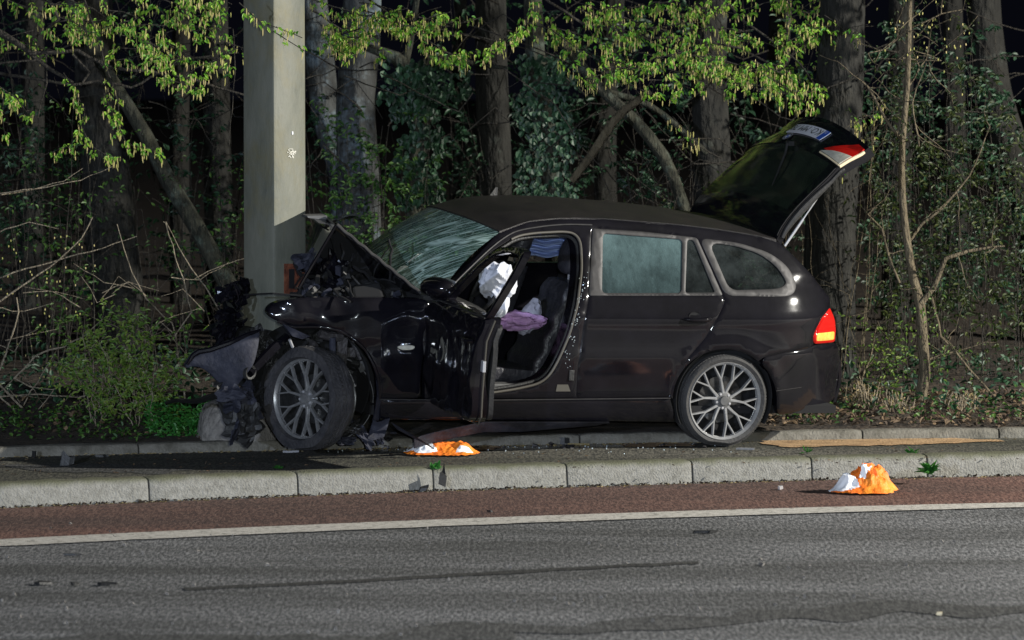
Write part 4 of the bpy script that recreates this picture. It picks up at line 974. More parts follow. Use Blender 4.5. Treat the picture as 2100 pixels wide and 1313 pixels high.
for i in range(13):
    t = (i + sq.random()) / 13; px = 474 + sq.uniform(-16, 40) + 10 * t; py = 790 + 96 * t
    shard('torn_plastic', px, py, sq.uniform(.02, .32), sq.uniform(.14, .27), sq.uniform(.10, .19), M['scuffed'] if i % 3 else M['plastic'], fb, 100 + i)
for i in range(9): shard('torn_plastic', sq.uniform(520, 590), sq.uniform(690, 760), sq.uniform(.25, .5), sq.uniform(.08, .18), sq.uniform(.05, .12), M['plastic'], fb, 200 + i)
for i in range(8): shard('torn_plastic', sq.uniform(700, 790), sq.uniform(865, 908), sq.uniform(.05, .4), sq.uniform(.07, .16), sq.uniform(.04, .09), M['scuffed'] if i % 2 else M['plastic'], fb, 300 + i)
for i in range(10): shard('torn_panel', sq.uniform(458, 495), sq.uniform(585, 690), sq.uniform(.8, 1.2), sq.uniform(.07, .15), sq.uniform(.05, .13), M['paint'], car, 400 + i, th=.01)
for i in range(10): shard('torn_panel', sq.uniform(625, 700), sq.uniform(520, 600), sq.uniform(.3, .8), sq.uniform(.08, .2), sq.uniform(.06, .15), M['paint'] if i % 3 else M['scuffed'], car, 500 + i, th=.01)
m = MB(); m.grid(lambda u, v: Lp(340 + 118 * u, 829 - 14 * u + (3 + 8 * u) * (v - .5) - 3 * math.sin(u * 9), .35 + .05 * v), 14, 4, (0, .03, .006)); m.build('splitter', M['plastic'], fb, True)
m = MB()
for i in range(16):
    t = q.random(); c = Lp(q.uniform(464, 492), q.uniform(590, 690), q.uniform(.85, 1.25)); m.box(c, [q.uniform(.03, .09) for _ in range(3)], Euler([q.uniform(-1, 1) for _ in range(3)]).to_matrix(), q.uniform(.4, 1))
tag(m.build('far_front_wreckage', M['paint'], car, bevel=.008), kind='stuff')
m = MB(); m.prism([Lp(415, 680, .9), Lp(428, 668, .9), Lp(446, 662, .9), (Lp(440, 676, .9))], (0, .02, 0)); m.build('headlamp_fragment', M['side_glass'], car)
m = MB(); m.tube([Lp(500, 605, .6), Lp(560, 602, .2), Lp(620, 607, .14)], .006, 5); m.build('torn_cable', M['black'], car, True)
# headlamp debris between the wing and the tyre
m = MB(); m.prism([Lp(580, 664, .08), Lp(606, 676, .08), Lp(636, 690, .08), Lp(620, 696, .1), Lp(600, 690, .1)], (0, .05, 0)); m.build('headlamp_housing', M['scuffed'], car)
# ---- things hanging under the sill
m = MB(); m.grid(lambda u, v: Lp(802 + 78 * u + 14 * v, 866 + 46 * u + 16 * v * (1 - u * .3), -.02 + .05 * v), 10, 4, (0, .01, 0)); m.build('hanging_cover', M['scuffed'], car, True)
def strp(u, v):
    x = 850 + 400 * u; top = 900 - 34 * min(1, u / .36) ** .8 + 0 * u; bot = top + 15 * (1 - max(0, u - .55) / .45) + 5
    if u > .95: bot = top + 4
    return Lp(x, top + (bot - top) * v, .05 + .1 * v)
m = MB(); m.grid(strp, 30, 4, (0, .015, 0)); tag(m.build('sill_cover', M['scuffed'], car, True), 'long grey underbody cover torn loose below the sill')
m = MB(); m.box((Ls(1130, 800).x, .9, .22), (2.3, 1.3, .06)); m.build('underbody', M['black'], car)

# ---- tailgate, raised
NE = [(1594, 492), (1604, 470), (1620, 447), (1640, 424), (1668, 396), (1700, 366), (1718, 346), (1742, 331), (1768, 318), (1784, 304)]
ne = [Lp(x, y, .24) for x, y in NE]
cum = [0]
for a, b in zip(ne, ne[1:]): cum.append(cum[-1] + (b - a).length)
cum = [c / cum[-1] for c in cum]
def edgep(u): return Vector([float(np.interp(u, cum, [p[k] for p in ne])) for k in range(3)])
def tg(u, v, off=0.0):
    p = edgep(u); du = edgep(min(1, u + .03)) - edgep(max(0, u - .03)); du.y = 0; du.normalize()
    nrm = Vector((-du.z, 0, du.x));  nrm = nrm if nrm.z > 0 else -nrm
    ins = .04 * (1 - u) ** 2 ; s = 2 * v - 1; w0 = .26 - .05 * min(1, u * 1.4) + .02
    bow = (.045 + .16 * max(0, u - .45)) * (1 - s * s)
    return Vector((p.x, .25 + (1.69 - .10 * u - .25) * v, p.z)) + nrm * (bow + off) + du * (.05 * (1 - s * s) * u)
def tpatch(name, us, vs_, mt, parent, off=0.0, th=.02, nu=10, nv=16, fn=None):
    m = MB()
    def f(u, v):
        uu, vv = fn(u, v) if fn else (us[0] + (us[1] - us[0]) * u, vs_[0] + (vs_[1] - vs_[0]) * v)
        return tg(uu, vv, off)
    n0 = tg(.5, .5, -1) - tg(.5, .5, 0); m.grid(f, nu, nv, n0 * th); return m.build(name, mt, parent, True, angle=50)
tgo = tpatch('tailgate', (0, .24), (0, 1), M['paint'], car, 0, .05)
tgo['label'] = 'tailgate raised wide open'
def frame_side(a, b): return lambda u, v: (.24 + (.70 - .24) * u, a + (b - a) * v)
tpatch('tailgate_side', 0, 0, M['paint'], tgo, 0, .05, 12, 3, frame_side(0, .075)); tpatch('tailgate_side', 0, 0, M['paint'], tgo, 0, .05, 12, 3, frame_side(.925, 1))
tpatch('tailgate_glass', 0, 0, M['tail_glass'], tgo, .002, .008, 14, 20, lambda u, v: (.24 + .46 * u, .072 + .856 * v))
low = tpatch('tailgate_lower', (.70, 1.0), (0, 1), M['paint'], tgo, .006, .07, 12, 30)
# inner edge bar facing the camera
m = MB(); m.tube([tg(u, -.004, -.03) for u in [k / 20 * .72 + .03 for k in range(21)]], [.014 + .012 * math.sin(math.pi * min(1, k / 16)) for k in range(21)], 8, flat=.8)
m.build('tailgate_edge', M['plastic'], tgo, True)
m = MB(); m.tube([tg(u, .004, .006) for u in [k / 20 * .72 + .03 for k in range(21)]], .0035, 5); m.build('tailgate_gasket', M['satin'], tgo, True)
# plate
pm = MB(); pu0, pu1, pv0, pv1 = .80, .895, .30, .685
def pf(u, v): return (pu0 + (pu1 - pu0) * u, pv0 + (pv1 - pv0) * v)
pt = tpatch('number_plate', 0, 0, M['white_plate'], tgo, .016, .006, 2, 14, pf)
tpatch('plate_band', 0, 0, M['plate_blue'], pt, .0185, .003, 2, 3, lambda u, v: (pu0 + (pu1 - pu0) * u, pv0 + .04 * v))
def text_mesh(s, size=1.0):
    cu = bpy.data.curves.new('t', 'FONT'); cu.body = s; cu.size = size; cu.extrude = 0; cu.resolution_u = 2; ob = bpy.data.objects.new('t', cu); C.objects.link(ob)
    dg = bpy.context.evaluated_depsgraph_get(); me = bpy.data.meshes.new_from_object(ob.evaluated_get(dg)); bpy.data.objects.remove(ob); me.name = 'text'; return me
def plate_text(s, v0, v1, u0, u1, off, mt, parent, name):
    me = text_mesh(s); xs_ = [v.co.x for v in me.vertices]; ys_ = [v.co.y for v in me.vertices]
    for v in me.vertices:
        a = (v.co.x - min(xs_)) / (max(xs_) - min(xs_)); b = (v.co.y - min(ys_)) / (max(ys_) - min(ys_))
        v.co = tg(u1 + (u0 - u1) * b, v0 + (v1 - v0) * a, off)
    return link(name, me, mt, parent, False)
plate_text('KO: MM 78', pv0 + .052, pv1 - .012, pu0 + .018, pu1 - .016, .0195, M['ink'], pt, 'plate_lettering')
plate_text('D', pv0 + .012, pv0 + .03, pu0 + .06, pu1 - .012, .022, M['white_plate'], pt, 'country_letter')
# round badge and small chrome lettering
bc = tg(.755, .60, .012); nn_ = (tg(.755, .6, .1) - tg(.755, .6, 0)).normalized(); tt = Vector((0, 1, 0)); ss = nn_.cross(tt)
def badge(r0, r1, h, a0, a1, mt, nm, par):
    m = MB(); n = 20; vs = []; fs = []
    for i in range(n + 1):
        a = a0 + (a1 - a0) * i / n; d = tt * math.cos(a) + ss * math.sin(a); vs += [bc + d * r0 + nn_ * h, bc + d * r1 + nn_ * h]
    fs = [(2 * i, 2 * i + 1, 2 * i + 3, 2 * i + 2) for i in range(n)]; m.add(vs, fs); return m.build(nm, mt, par, False)
bd = badge(.03, .041, .004, 0, 2 * math.pi, M['chrome'], 'badge_ring', tgo); badge(.022, .031, .0035, 0, 2 * math.pi, M['ink'], 'badge_band', bd)
for k in range(4): badge(.0, .022, .004, k * math.pi / 2, (k + 1) * math.pi / 2, M['plate_blue'] if k % 2 else M['white_plate'], 'badge_quarter', bd)
plate_text('320d', .80, .93, .745, .775, .010, M['chrome'], tgo, 'model_lettering')
# tailgate lamp (near side) with clear corner and cream edge
tpatch('tailgate_lamp', 0, 0, M['lens_red'], low, .014, .03, 8, 8, lambda u, v: (.765 + .20 * u, .005 + .20 * v * (1 - u * .75)))
tpatch('reversing_lens', 0, 0, M['lens_clear'], low, .018, .03, 6, 6, lambda u, v: (.735 + .05 * u + .06 * u * (1 - v), .005 + .20 * v * (1 - .35 * u)))
m = MB(); m.tube([tg(.725 + .225 * t, -.002, .004) for t in [k / 10 for k in range(11)]], [.012] * 11, 8, flat=.9); m.tube([tg(.727, .20 * t, .012) for t in [k / 6 for k in range(7)]], .007, 6); m.build('lamp_edge', M['cream'], low, True)
# wiper, gas strut
m = MB(); m.tube([tg(.70, .47, .02), tg(.68, .45, .045), tg(.62, .43, .03), tg(.44, .37, .018), tg(.36, .33, .014)], [.014, .012, .008, .006, .004], 6); m.box(tg(.695, .46, .03), (.04, .05, .03)); m.build('rear_wiper', M['plastic'], tgo, True)
m = MB(); s0, s1 = Lp(1693, 382, .28), Lp(1609, 505, .30); sm = s0.lerp(s1, .55); m.tube([s0, sm], .0055, 8); m.tube([sm, s1], .0095, 8); m.build('gas_strut', M['chrome'], tgo, True)
# rear opening lining
m = MB(); m.grid(lambda u, v: Lp(1590 + 112 * u, 496 + 116 * u ** 1.1, .30).lerp(Lp(1590 + 112 * u, 496 + 116 * u ** 1.1, 1.5), v), 8, 2, (-.02, 0, 0))
m = MB(); m.box((Lp(1640, 650, .3).x - .02, .9, .55), (.03, 1.3, .3)); m.build('load_sill', M['plastic'], car)
# ================================================================== LOOSE THINGS ON THE GROUND
def vest(name, cx, cy, z, wpx, hpx, label, seed, dpt, lobes, strips, rot=0.0):
    c = G(cx, cy, z); t = thing(name, label, 'safety vest', c); wd = wpx * c.y / FPX; ht = hpx * c.y / FPX
    N, K = 76, 44
    V = {}; vs = []
    for i in range(N + 1):
        for j in range(K + 1):
            a, b = 2 * i / N - 1, 2 * j / K - 1; X = a * math.sqrt(1 - b * b / 2); Y = b * math.sqrt(1 - a * a / 2); r = min(1, math.hypot(X, Y)); th = math.atan2(Y, X)
            rad = 1 + .16 * noise.noise(Vector((math.cos(th) * 1.8 + seed, math.sin(th) * 1.8, 3))) + .06 * noise.noise(Vector((math.cos(th) * 5 + seed, math.sin(th) * 5, 9)))
            e = 0
            for lx, ly, rx, ry, hh in lobes: e += (hh * math.exp(-((X - lx) / rx) ** 2 * 1.6 - ((Y - ly) / ry) ** 2 * 1.6)) ** 3
            e = e ** (1 / 3); p = Vector((X * 1.7 + Y * .8 + seed, Y * 1.2 - X * .4, seed)); rg = 1 - 2 * abs(noise.noise(p)); rg2 = 1 - 2 * abs(noise.noise(p * 2.6 + Vector((3, 1, 0)))); rg3 = 1 - 2 * abs(noise.noise(p * 6))
            hgt = (1 - r ** 4) ** .8 * e * (.62 + .26 * rg + .18 * rg2 + .08 * rg3)
            V[i, j] = len(vs); vs.append((X * rad * wd / 2, Y * rad * dpt / 2 - .02 * hgt, .006 + max(0, hgt) * ht + .006 * (1 + noise.noise(Vector((X * 9, Y * 9, seed))))))
    F = [(V[i, j], V[i + 1, j], V[i + 1, j + 1], V[i, j + 1]) for i in range(N) for j in range(K)]
    inv = {k: a for a, k in V.items()}; A, B = [], []
    for f in F:
        i, j = inv[f[0]]; x, y = (i / N - .5) * 2, (j / K - .5) * 2
        hit = any(((x - sx_) * math.cos(a) + (y - sy) * math.sin(a)) ** 2 / l ** 2 < 1 and abs(-(x - sx_) * math.sin(a) + (y - sy) * math.cos(a)) < w__ for sx_, sy, a, l, w__ in strips)
        (B if hit else A).append(f)
    me = bpy.data.meshes.new('fabric'); me.from_pydata(vs, [], A); link('fabric', me, M['orange'], t); me.set_sharp_from_angle(angle=R(24))
    me = bpy.data.meshes.new('reflective_strip'); me.from_pydata(vs, [], B); link('reflective_strip', me, M['retro'], t); me.set_sharp_from_angle(angle=R(24))
    t.rotation_euler.z = rot; return t
vest('orange_vest', 908, 933, ST, 150, 30, 'flattened orange safety vest with glaring strip on the path beside the sill of the car', 2.2, .36,
     [(-.42, 0, .58, .85, .9), (.1, .1, .7, .8, .75), (.58, 0, .44, .85, .9)], [(-.55, -.3, .25, .30, .46), (.62, -.6, 0, .24, .16)])
vest('orange_vest', 1770, 1010, .004, 142, 58, 'bunched orange safety vest with glaring strip lying against the kerb in the red lane', 9.4, .42,
     [(-.48, -.1, .55, .8, .70), (.10, .1, .62, .9, 1.05), (.50, .05, .52, .85, .85)], [(-.66, -.35, .3, .36, .46), (.02, -.2, 1.2, .30, .10)])
# fragments
def frag(px, py, z, name, label, kind, mt, size, seed, group=None, flat=.35):
    q = random.Random(seed); c = G(px, py, z); n = q.randint(5, 8); m = MB(c); ang = sorted(q.uniform(0, 6.28) for _ in range(n))
    poly = [c + Vector((math.cos(a) * size[0] / 2 * q.uniform(.6, 1), math.sin(a) * size[1] / 2 * q.uniform(.6, 1), size[2] * q.uniform(.0, flat))) for a in ang]
    m.prism(poly, (q.uniform(-.01, .01), q.uniform(-.01, .01), size[2])); o = m.build(name, mt); o.location = c
    return tag(o, label, kind, group)
PL, GR, CH, PA = M['plastic'], M['scuffed'], M['chrome'], M['paper']
frag(1448, 1093, .003, 'plastic_fragment', 'long thin black plastic strip lying on the asphalt below the white line', 'debris', PL, (.17, .07, .012), 1)
frag(1560, 1160, .003, 'pale_fragment', 'small pale fragment lying alone on the right of the road', 'debris', M['concrete'], (.05, .05, .012), 2)
frag(1925, 1262, .003, 'pale_fragment', 'cream coloured pebble on the dark worn patch of road at the lower right', 'debris', M['cream'], (.04, .06, .012), 3)
frag(88, 1199, .003, 'plastic_fragment', 'flat black fragment on the road, leftmost of the three in a row', 'debris', PL, (.13, .09, .012), 4)
frag(152, 1200, .003, 'plastic_fragment', 'small black fragment on the road, middle of the three in a row', 'debris', PL, (.05, .06, .012), 5)
frag(216, 1200, .003, 'plastic_fragment', 'black fragment on the road, rightmost of the three in a row', 'debris', PL, (.12, .09, .012), 6)
frag(150, 1139, .003, 'plastic_fragment', 'thin black fragment just below the white line at the left', 'debris', PL, (.13, .05, .008), 7)
frag(1004, 1051, .004, 'plastic_fragment', 'tiny black chip on the red lane above the white line', 'debris', PL, (.05, .03, .01), 8)
frag(1603, 1005, .004, 'silver_fragment', 'small silver metal piece on the red lane left of the bunched vest', 'debris', CH, (.06, .06, .02), 9)
frag(1535, 923, ST, 'silver_fragment', 'silver trim piece on the path below the rear wheel', 'debris', CH, (.19, .05, .012), 10)
frag(742, 913, ST, 'pale_fragment', 'pale triangular plastic shard on the path by the broken front wheel', 'debris', PA, (.12, .10, .05), 11, flat=1.2)
frag(598, 929, ST, 'silver_fragment', 'thin bent silver strip on the path left of the front wheel', 'debris', CH, (.12, .04, .012), 12)
frag(135, 955, ST, 'plastic_fragment', 'black bent plastic bit on the path at the far left', 'debris', PL, (.13, .08, .05), 13, flat=1.)
frag(73, 940, ST, 'plastic_fragment', 'small black lump at the foot of the edging kerb at the left', 'debris', PL, (.06, .06, .04), 14)
frag(200, 938, ST, 'plastic_fragment', 'flat black shard along the edging kerb left of the pole', 'debris', PL, (.17, .07, .015), 15)
frag(30, 1038, .004, 'plastic_fragment', 'black curved shard at the foot of the kerb, far left', 'debris', PL, (.10, .06, .02), 16)
for i, (x, y, lab) in enumerate(((868, 1011, 'flat black shard, left of the pair at the kerb foot under the weed'), (886, 1006, 'upright jagged black shard at the kerb foot under the weed'), (903, 1010, 'spiky black shard, right of the pair at the kerb foot under the weed'))):
    o = frag(x, y, .004, 'plastic_fragment', lab, 'debris', PL, (.08, .05, .02 + .05 * (i > 0)), 30 + i, flat=1.6)
qq = random.Random(77)
lab_pos = [(1085, 908, 'wood-coloured splinter under the middle of the car', M['stalk'], (.16, .05, .015)), (1150, 912, 'black plastic wreck piece under the driver seat side of the sill', PL, (.12, .07, .04)), (1040, 905, 'black plastic wreck piece beside the flattened vest', PL, (.16, .07, .04)),
           (1190, 913, 'pale splinter below the rear door', M['stalk'], (.16, .04, .012)), (800, 908, 'dark crumpled underbody piece behind the front wheel', GR, (.14, .10, .06)), (1105, 903, 'flat grey shard beneath the sill', GR, (.2, .08, .02))]
for i, (x, y, l, mt, sz) in enumerate(lab_pos): frag(x, y, ST, 'wreck_fragment', l, 'debris', mt, sz, 50 + i)
m = MB()
for i in range(130):
    x = qq.uniform(700, 1450); y = qq.uniform(893, 921); c = G(x, y, ST); s_ = qq.uniform(.006, .03) if qq.random() < .9 else qq.uniform(.03, .07)
    m.box(c + Vector((0, 0, s_ * .3)), (s_ * qq.uniform(.6, 2.4), s_, s_ * .5), Euler([qq.uniform(-.6, .6), qq.uniform(-.6, .6), qq.uniform(0, 3)]).to_matrix(), qq.uniform(.3, 1))
tag(m.build('wreck_crumbs', M['underbody']), 'dark crumbs and chips of wreckage strewn under the car', 'debris', kind='stuff')
m = MB()
for i in range(110):
    x = qq.uniform(560, 1500); y = qq.uniform(905, 932); c = G(x, y, ST); s_ = qq.uniform(.003, .008)
    m.box(c + Vector((0, 0, s_ * .5)), (s_, s_, s_), Euler([qq.uniform(0, 3)] * 3).to_matrix())
tag(m.build('glass_crumbs', M['glassbit']), 'tiny glass crumbs glinting on the path along the car', 'debris', kind='stuff')

m = MB()
for i in range(170):
    x = qq.uniform(-30, 2130); y = qq.uniform(1075, 1313); c = G(x, y, .002); s_ = qq.uniform(.004, .012)
    m.box(c + Vector((0, 0, s_ * .3)), (s_ * 1.5, s_ * 1.5, s_), Euler([qq.uniform(0, 3)] * 3).to_matrix())
tag(m.build('road_grit', M['concrete']), 'pale grit scattered over the asphalt', 'grit', kind='stuff')
# ================================================================== VEGETATION
class LB_:
    def __init__(s, off=(0, 0, 0)): s.v = []; s.f = []; s.o = Vector(off)
    def leaf(s, p, d, n, L, Wd):
        d = d.normalized(); sd = d.cross(n)
        if sd.length < 1e-4: sd = d.orthogonal()
        sd.normalize(); n = sd.cross(d); k = len(s.v); p = p - s.o; cur = n * L * .12
        for a, b, c in ((0, 0, 0), (.32, .5, .10), (.70, .40, .08), (1, 0, -.15), (.70, -.40, .08), (.32, -.5, .10)): s.v.append(tuple(p + d * a * L + sd * b * Wd + n * c * L))
        s.f += [(k, k + 1, k + 2, k + 3), (k, k + 3, k + 4, k + 5)]
    def catkin(s, p, L, r, q):
        k = len(s.v); p = p - s.o; dx = q.uniform(-.15, .15); dy = q.uniform(-.15, .15)
        for t, rr_ in ((0, .3), (.25, 1), (.75, .9), (1, .2)):
            for a in (0, 2.1, 4.2): s.v.append((p.x + dx * L * t * t + math.cos(a) * r * rr_, p.y + dy * L * t + math.sin(a) * r * rr_, p.z - L * t))
        for i in range(3):
            for j in range(3): s.f.append((k + i * 3 + j, k + i * 3 + (j + 1) % 3, k + (i + 1) * 3 + (j + 1) % 3, k + (i + 1) * 3 + j))
    def build(s, name, mt, parent=None, kind='stuff'):
        me = bpy.data.meshes.new(name); me.from_pydata(s.v, [], s.f); o = link(name, me, mt, parent, False)
        if kind: o['kind'] = kind
        return o
q = random.Random(99)
def rv(s=1.0): return Vector((q.uniform(-s, s), q.uniform(-s, s), q.uniform(-s, s)))
def wander(p, d, L, n, jit=.25, grav=0.0):
    pts = [Vector(p)]; d = Vector(d).normalized()
    for _ in range(n): d = (d + rv(jit) + Vector((0, 0, grav))).normalized(); pts.append(pts[-1] + d * L / n)
    return pts
def cluster(lb, cb, p, n=4, L=.040, cat=2, droop=.7):
    for _ in range(n):
        d = Vector((q.uniform(-1, 1), q.uniform(-1, .5), -droop + q.uniform(-.5, .5))); lb.leaf(p + rv(.018), d, Vector((q.uniform(-.6, .6), -1 + q.uniform(-.3, .6), .8)), L * q.uniform(.6, 1.3), L * q.uniform(.30, .5))
    if cb:
        for _ in range(cat): cb.catkin(p + rv(.03) - Vector((0, 0, .005)), q.uniform(.03, .062), .0042, q)
class Tree:
    def __init__(s, name, label, px, py, Y, cat='tree', group=None):
        x = W(px, py, Y).x; s.Y = Y; s.t = thing(name, label, cat, (x, Y, fz(x, Y)), group); s.base = Vector(s.t.location)
        s.limb = MB(s.base); s.lf = LB_(s.base); s.ct = LB_(s.base); s.any = False; s.big = 6; s.big_limbs = []; s.limb_name = 'limb'
    def trunk(s, path, mt, ext_top=True, rough=.18, n=14, seed=0, dY=None, ground=True):
        pts = [W(x, y, s.Y + (dY[i] if dY else 0)) for i, (x, y, w_) in enumerate(path)]; rad = [w_ / 2 * s.Y / FPX for _, _, w_ in path]
        if ground:
            b = pts[0].copy(); b.z = fz(b.x, b.y) - .05; pts = [b] + pts; rad = [rad[0] * 1.18] + rad
        if ext_top:
            d = (pts[-1] - pts[-2]).normalized(); pts.append(pts[-1] + d * 2.5); rad.append(rad[-1] * .8); pts.append(pts[-1] + (d + Vector((0, 0, .3))).normalized() * 2.5); rad.append(rad[-1] * .45)
        P2, R2 = [], []
        for i in range(len(pts) - 1):
            k = max(2, int((pts[i + 1] - pts[i]).length / .14))
            for j in range(k):
                t = j / k; p0 = pts[max(0, i - 1)]; p1 = pts[i]; p2 = pts[i + 1]; p3 = pts[min(len(pts) - 1, i + 2)]
                P2.append(.5 * ((2 * p1) + (p2 - p0) * t + (2 * p0 - 5 * p1 + 4 * p2 - p3) * t * t + (3 * p1 - p0 - 3 * p2 + p3) * t ** 3)); R2.append(rad[i] + (rad[i + 1] - rad[i]) * t)
        P2.append(pts[-1]); R2.append(rad[-1])
        m = MB(s.base); m.tube(P2, R2, n, rough=rough, seed=seed); m.build('trunk', mt, s.t, True, angle=70); s.pts = P2; return s
    def branch(s, path, w0, w1, dY=0, jit=1.5):
        pts = []
        for (x0, y0), (x1, y1) in zip(path, path[1:]):
            k = max(1, int(math.hypot(x1 - x0, y1 - y0) / 22))
            for j in range(k): t = j / k; pts.append(W(x0 + (x1 - x0) * t + q.uniform(-jit, jit), y0 + (y1 - y0) * t + q.uniform(-jit, jit), s.Y + dY + q.uniform(-.02, .02)))
        pts.append(W(*path[-1], s.Y + dY)); n = len(pts) - 1
        rad = [(w0 + (w1 - w0) * i / n) / 2 * s.Y / FPX for i in range(n + 1)]
        if w0 >= s.big: mm = MB(s.base); mm.tube(pts, rad, 7, rough=.15); s.big_limbs.append(mm)
        else: s.limb.tube(pts, rad, 6, rough=.15); s.any = True
        return pts
    def finish(s, lm=None, leafm=None, crown=True):
        for mm in s.big_limbs: mm.build(s.limb_name, lm or M['twig'], s.t, True, angle=70)
        if s.any: tag(s.limb.build('twigs', lm or M['twig'], s.t, True, angle=70), kind='stuff')
        if s.lf.v: s.lf.build('foliage', leafm or M['leaf_fresh'], s.t)
        if s.ct.v: s.ct.build('catkins', M['catkin'], s.t)
    def crown(s, n=60, leafm=None):             # upper crown above the picture
        top = Vector(s.t.location) + Vector((0, 0, 6.5))
        for _ in range(6):
            p = wander(top + Vector((0, 0, q.uniform(-1, .5))), (q.uniform(-1, 1), q.uniform(-.2, 1), q.uniform(0, .6)), q.uniform(1, 1.8), 7, .3); s.limb.tube(p, [.035 * (1 - i / 8) + .004 for i in range(8)], 5); s.any = True
            for pt in p[2:]:
                for _ in range(n // 20): cluster(s.lf, None, pt + rv(.3), 4, .07)
LG = 'tree trunks in the dark wood'
# --- main trunks
T1 = Tree('broad_tree', 'broad brown trunk at the left between the leaning trunk and the bare twigs', 240, 800, 36.0).trunk([(258, 760, 112), (240, 600, 110), (225, 450, 108), (215, 320, 100), (200, 180, 92), (190, 0, 84)], M['bark_brown'], seed=1); T1.crown()
T2 = Tree('leaning_tree', 'thin lichen-spotted trunk leaning left towards its top, left of the pole', 470, 640, 35.0).trunk([(520, 690, 42), (455, 560, 38), (400, 460, 36), (345, 370, 34), (300, 280, 30), (245, 190, 28), (180, 80, 24), (130, -20, 20)], M['bark_green'], seed=2); T2.crown(40)
T3 = Tree('pale_tree', 'pale lichen-covered trunk right of the pole, the broader of two side by side', 735, 600, 37.0).trunk([(735, 470, 92), (732, 330, 84), (728, 200, 78), (738, 100, 78), (742, -10, 76)], M['bark_pale'], seed=3); T3.crown()
T4 = Tree('pale_tree', 'narrower pale trunk close to the pole, slanting left at the top', 690, 600, 37.6).trunk([(708, 470, 56), (700, 340, 60), (668, 230, 58), (655, 120, 58), (640, -10, 56)], M['bark_pale'], seed=4); T4.crown(40)
T5 = Tree('ivy_tree', 'ivy-covered forked trunk behind the windscreen', 850, 600, 36.2).trunk([(852, 470, 40), (850, 380, 38), (862, 280, 38), (852, 190, 36), (830, 135, 34), (790, 110, 22), (740, 95, 14)], M['bark_green'], ext_top=False, seed=5)
T5.branch([(845, 150), (880, 120), (960, 128), (1040, 140)], 20, 8); T5.branch([(830, 140), (845, 60), (860, -20)], 18, 12)
T6 = Tree('oak_tree', 'dark straight trunk with a sawn stump of a limb, behind the middle of the roof', 1018, 600, 37.4).trunk([(1015, 450, 76), (1015, 300, 72), (1010, 150, 68), (1008, -10, 64)], M['bark_brown'], seed=6); T6.crown()
T7 = Tree('ivy_tree', 'ivy-hung trunk rising behind the rear part of the roof', 1140, 600, 36.0).trunk([(1140, 450, 44), (1128, 330, 42), (1108, 210, 44), (1098, 120, 40), (1092, -10, 36)], M['bark_green'], seed=7); T7.crown(30)
T8 = Tree('slim_tree', 'straight dark trunk left of the raised tailgate', 1455, 600, 37.0).trunk([(1462, 450, 78), (1460, 300, 76), (1455, 180, 74), (1455, 80, 70), (1460, -10, 66)], M['bark_brown'], seed=8); T8.crown()
T9 = Tree('big_tree', 'large brown trunk behind the raised tailgate and the rear bumper', 1705, 830, 34.2).trunk([(1700, 800, 128), (1702, 700, 112), (1705, 500, 108), (1712, 350, 106), (1722, 200, 100), (1728, 80, 96), (1730, -10, 94)], M['bark_brown'], seed=9, n=20); T9.crown()
T10 = Tree('curved_tree', 'dim curved trunk at the right edge of the picture', 2110, 700, 38.5).trunk([(2130, 520, 80), (2105, 430, 76), (2080, 330, 74), (2040, 200, 72), (2020, 60, 70), (2015, -10, 70)], M['bark_brown'], seed=10); T10.crown(30)
T11 = Tree('sapling', 'slender tan sapling forking low down, right of the big trunk', 1890, 850, 32.3).trunk([(1882, 838, 25), (1896, 770, 24), (1892, 700, 22), (1886, 622, 22), (1872, 570, 18), (1858, 480, 16), (1850, 400, 15), (1850, 300, 13), (1860, 180, 12), (1864, 60, 11), (1866, -10, 10)], M['bark_tan'], seed=11, n=10, rough=.1)
T12 = Tree('dark_tree', 'very dark trunk between the big trunk and the sapling', 1835, 800, 41.0).trunk([(1835, 700, 60), (1838, 500, 56), (1845, 200, 52), (1848, -10, 50)], M['bark_brown'], seed=12)
T13 = Tree('dark_tree', 'dim upright trunk behind the pole, just left of it', 470, 700, 40.0).trunk([(450, 600, 60), (445, 300, 56), (440, -10, 50)], M['bark_brown'], seed=13)
T14 = Tree('fallen_tree', 'long pale-streaked trunk leaning left to right behind the roof end', 1400, 600, 35.6).trunk([(1420, 500, 24), (1398, 410, 24), (1360, 320, 26), (1300, 245, 24), (1245, 195, 22), (1180, 120, 20), (1130, 60, 18)], M['bark_green'], ext_top=False, seed=14, n=10)
T15 = Tree('broken_limb', 'light tan broken limb slanting up to the right behind the roof', 1175, 600, 35.0, 'branch').trunk([(1172, 372, 15), (1215, 315, 19), (1262, 245, 20), (1300, 212, 18), (1335, 188, 13)], M['bark_tan'], ext_top=False, seed=15, n=10, ground=False)
T16 = Tree('broken_limb', 'thin dead limb crossing behind the leaning trunk near the tailgate', 1420, 600, 36.2, 'branch').trunk([(1250, 190, 14), (1330, 215, 13), (1390, 260, 12), (1450, 315, 12)], M['bark_green'], ext_top=False, seed=16, n=8, ground=False)
for (x, w_, Y, lab) in ((60, 52, 42, 'dim upright trunk at the far left edge'), (370, 38, 43, 'dim thin trunk between the broad trunk and the pole'), (940, 30, 42, 'dim thin trunk between the two ivy trees'), (1250, 44, 43, 'dim trunk behind the tan broken limb'), (1590, 50, 40, 'dim trunk above the raised tailgate'), (1960, 46, 42, 'dim trunk between the sapling and the curved trunk')):
    Tree('dark_tree', lab, x, 700, Y).trunk([(x, 600, w_ * 1.1), (x + q.uniform(-10, 10), 300, w_), (x + q.uniform(-14, 14), -10, w_ * .9)], M['bark_brown'], seed=x * .1)
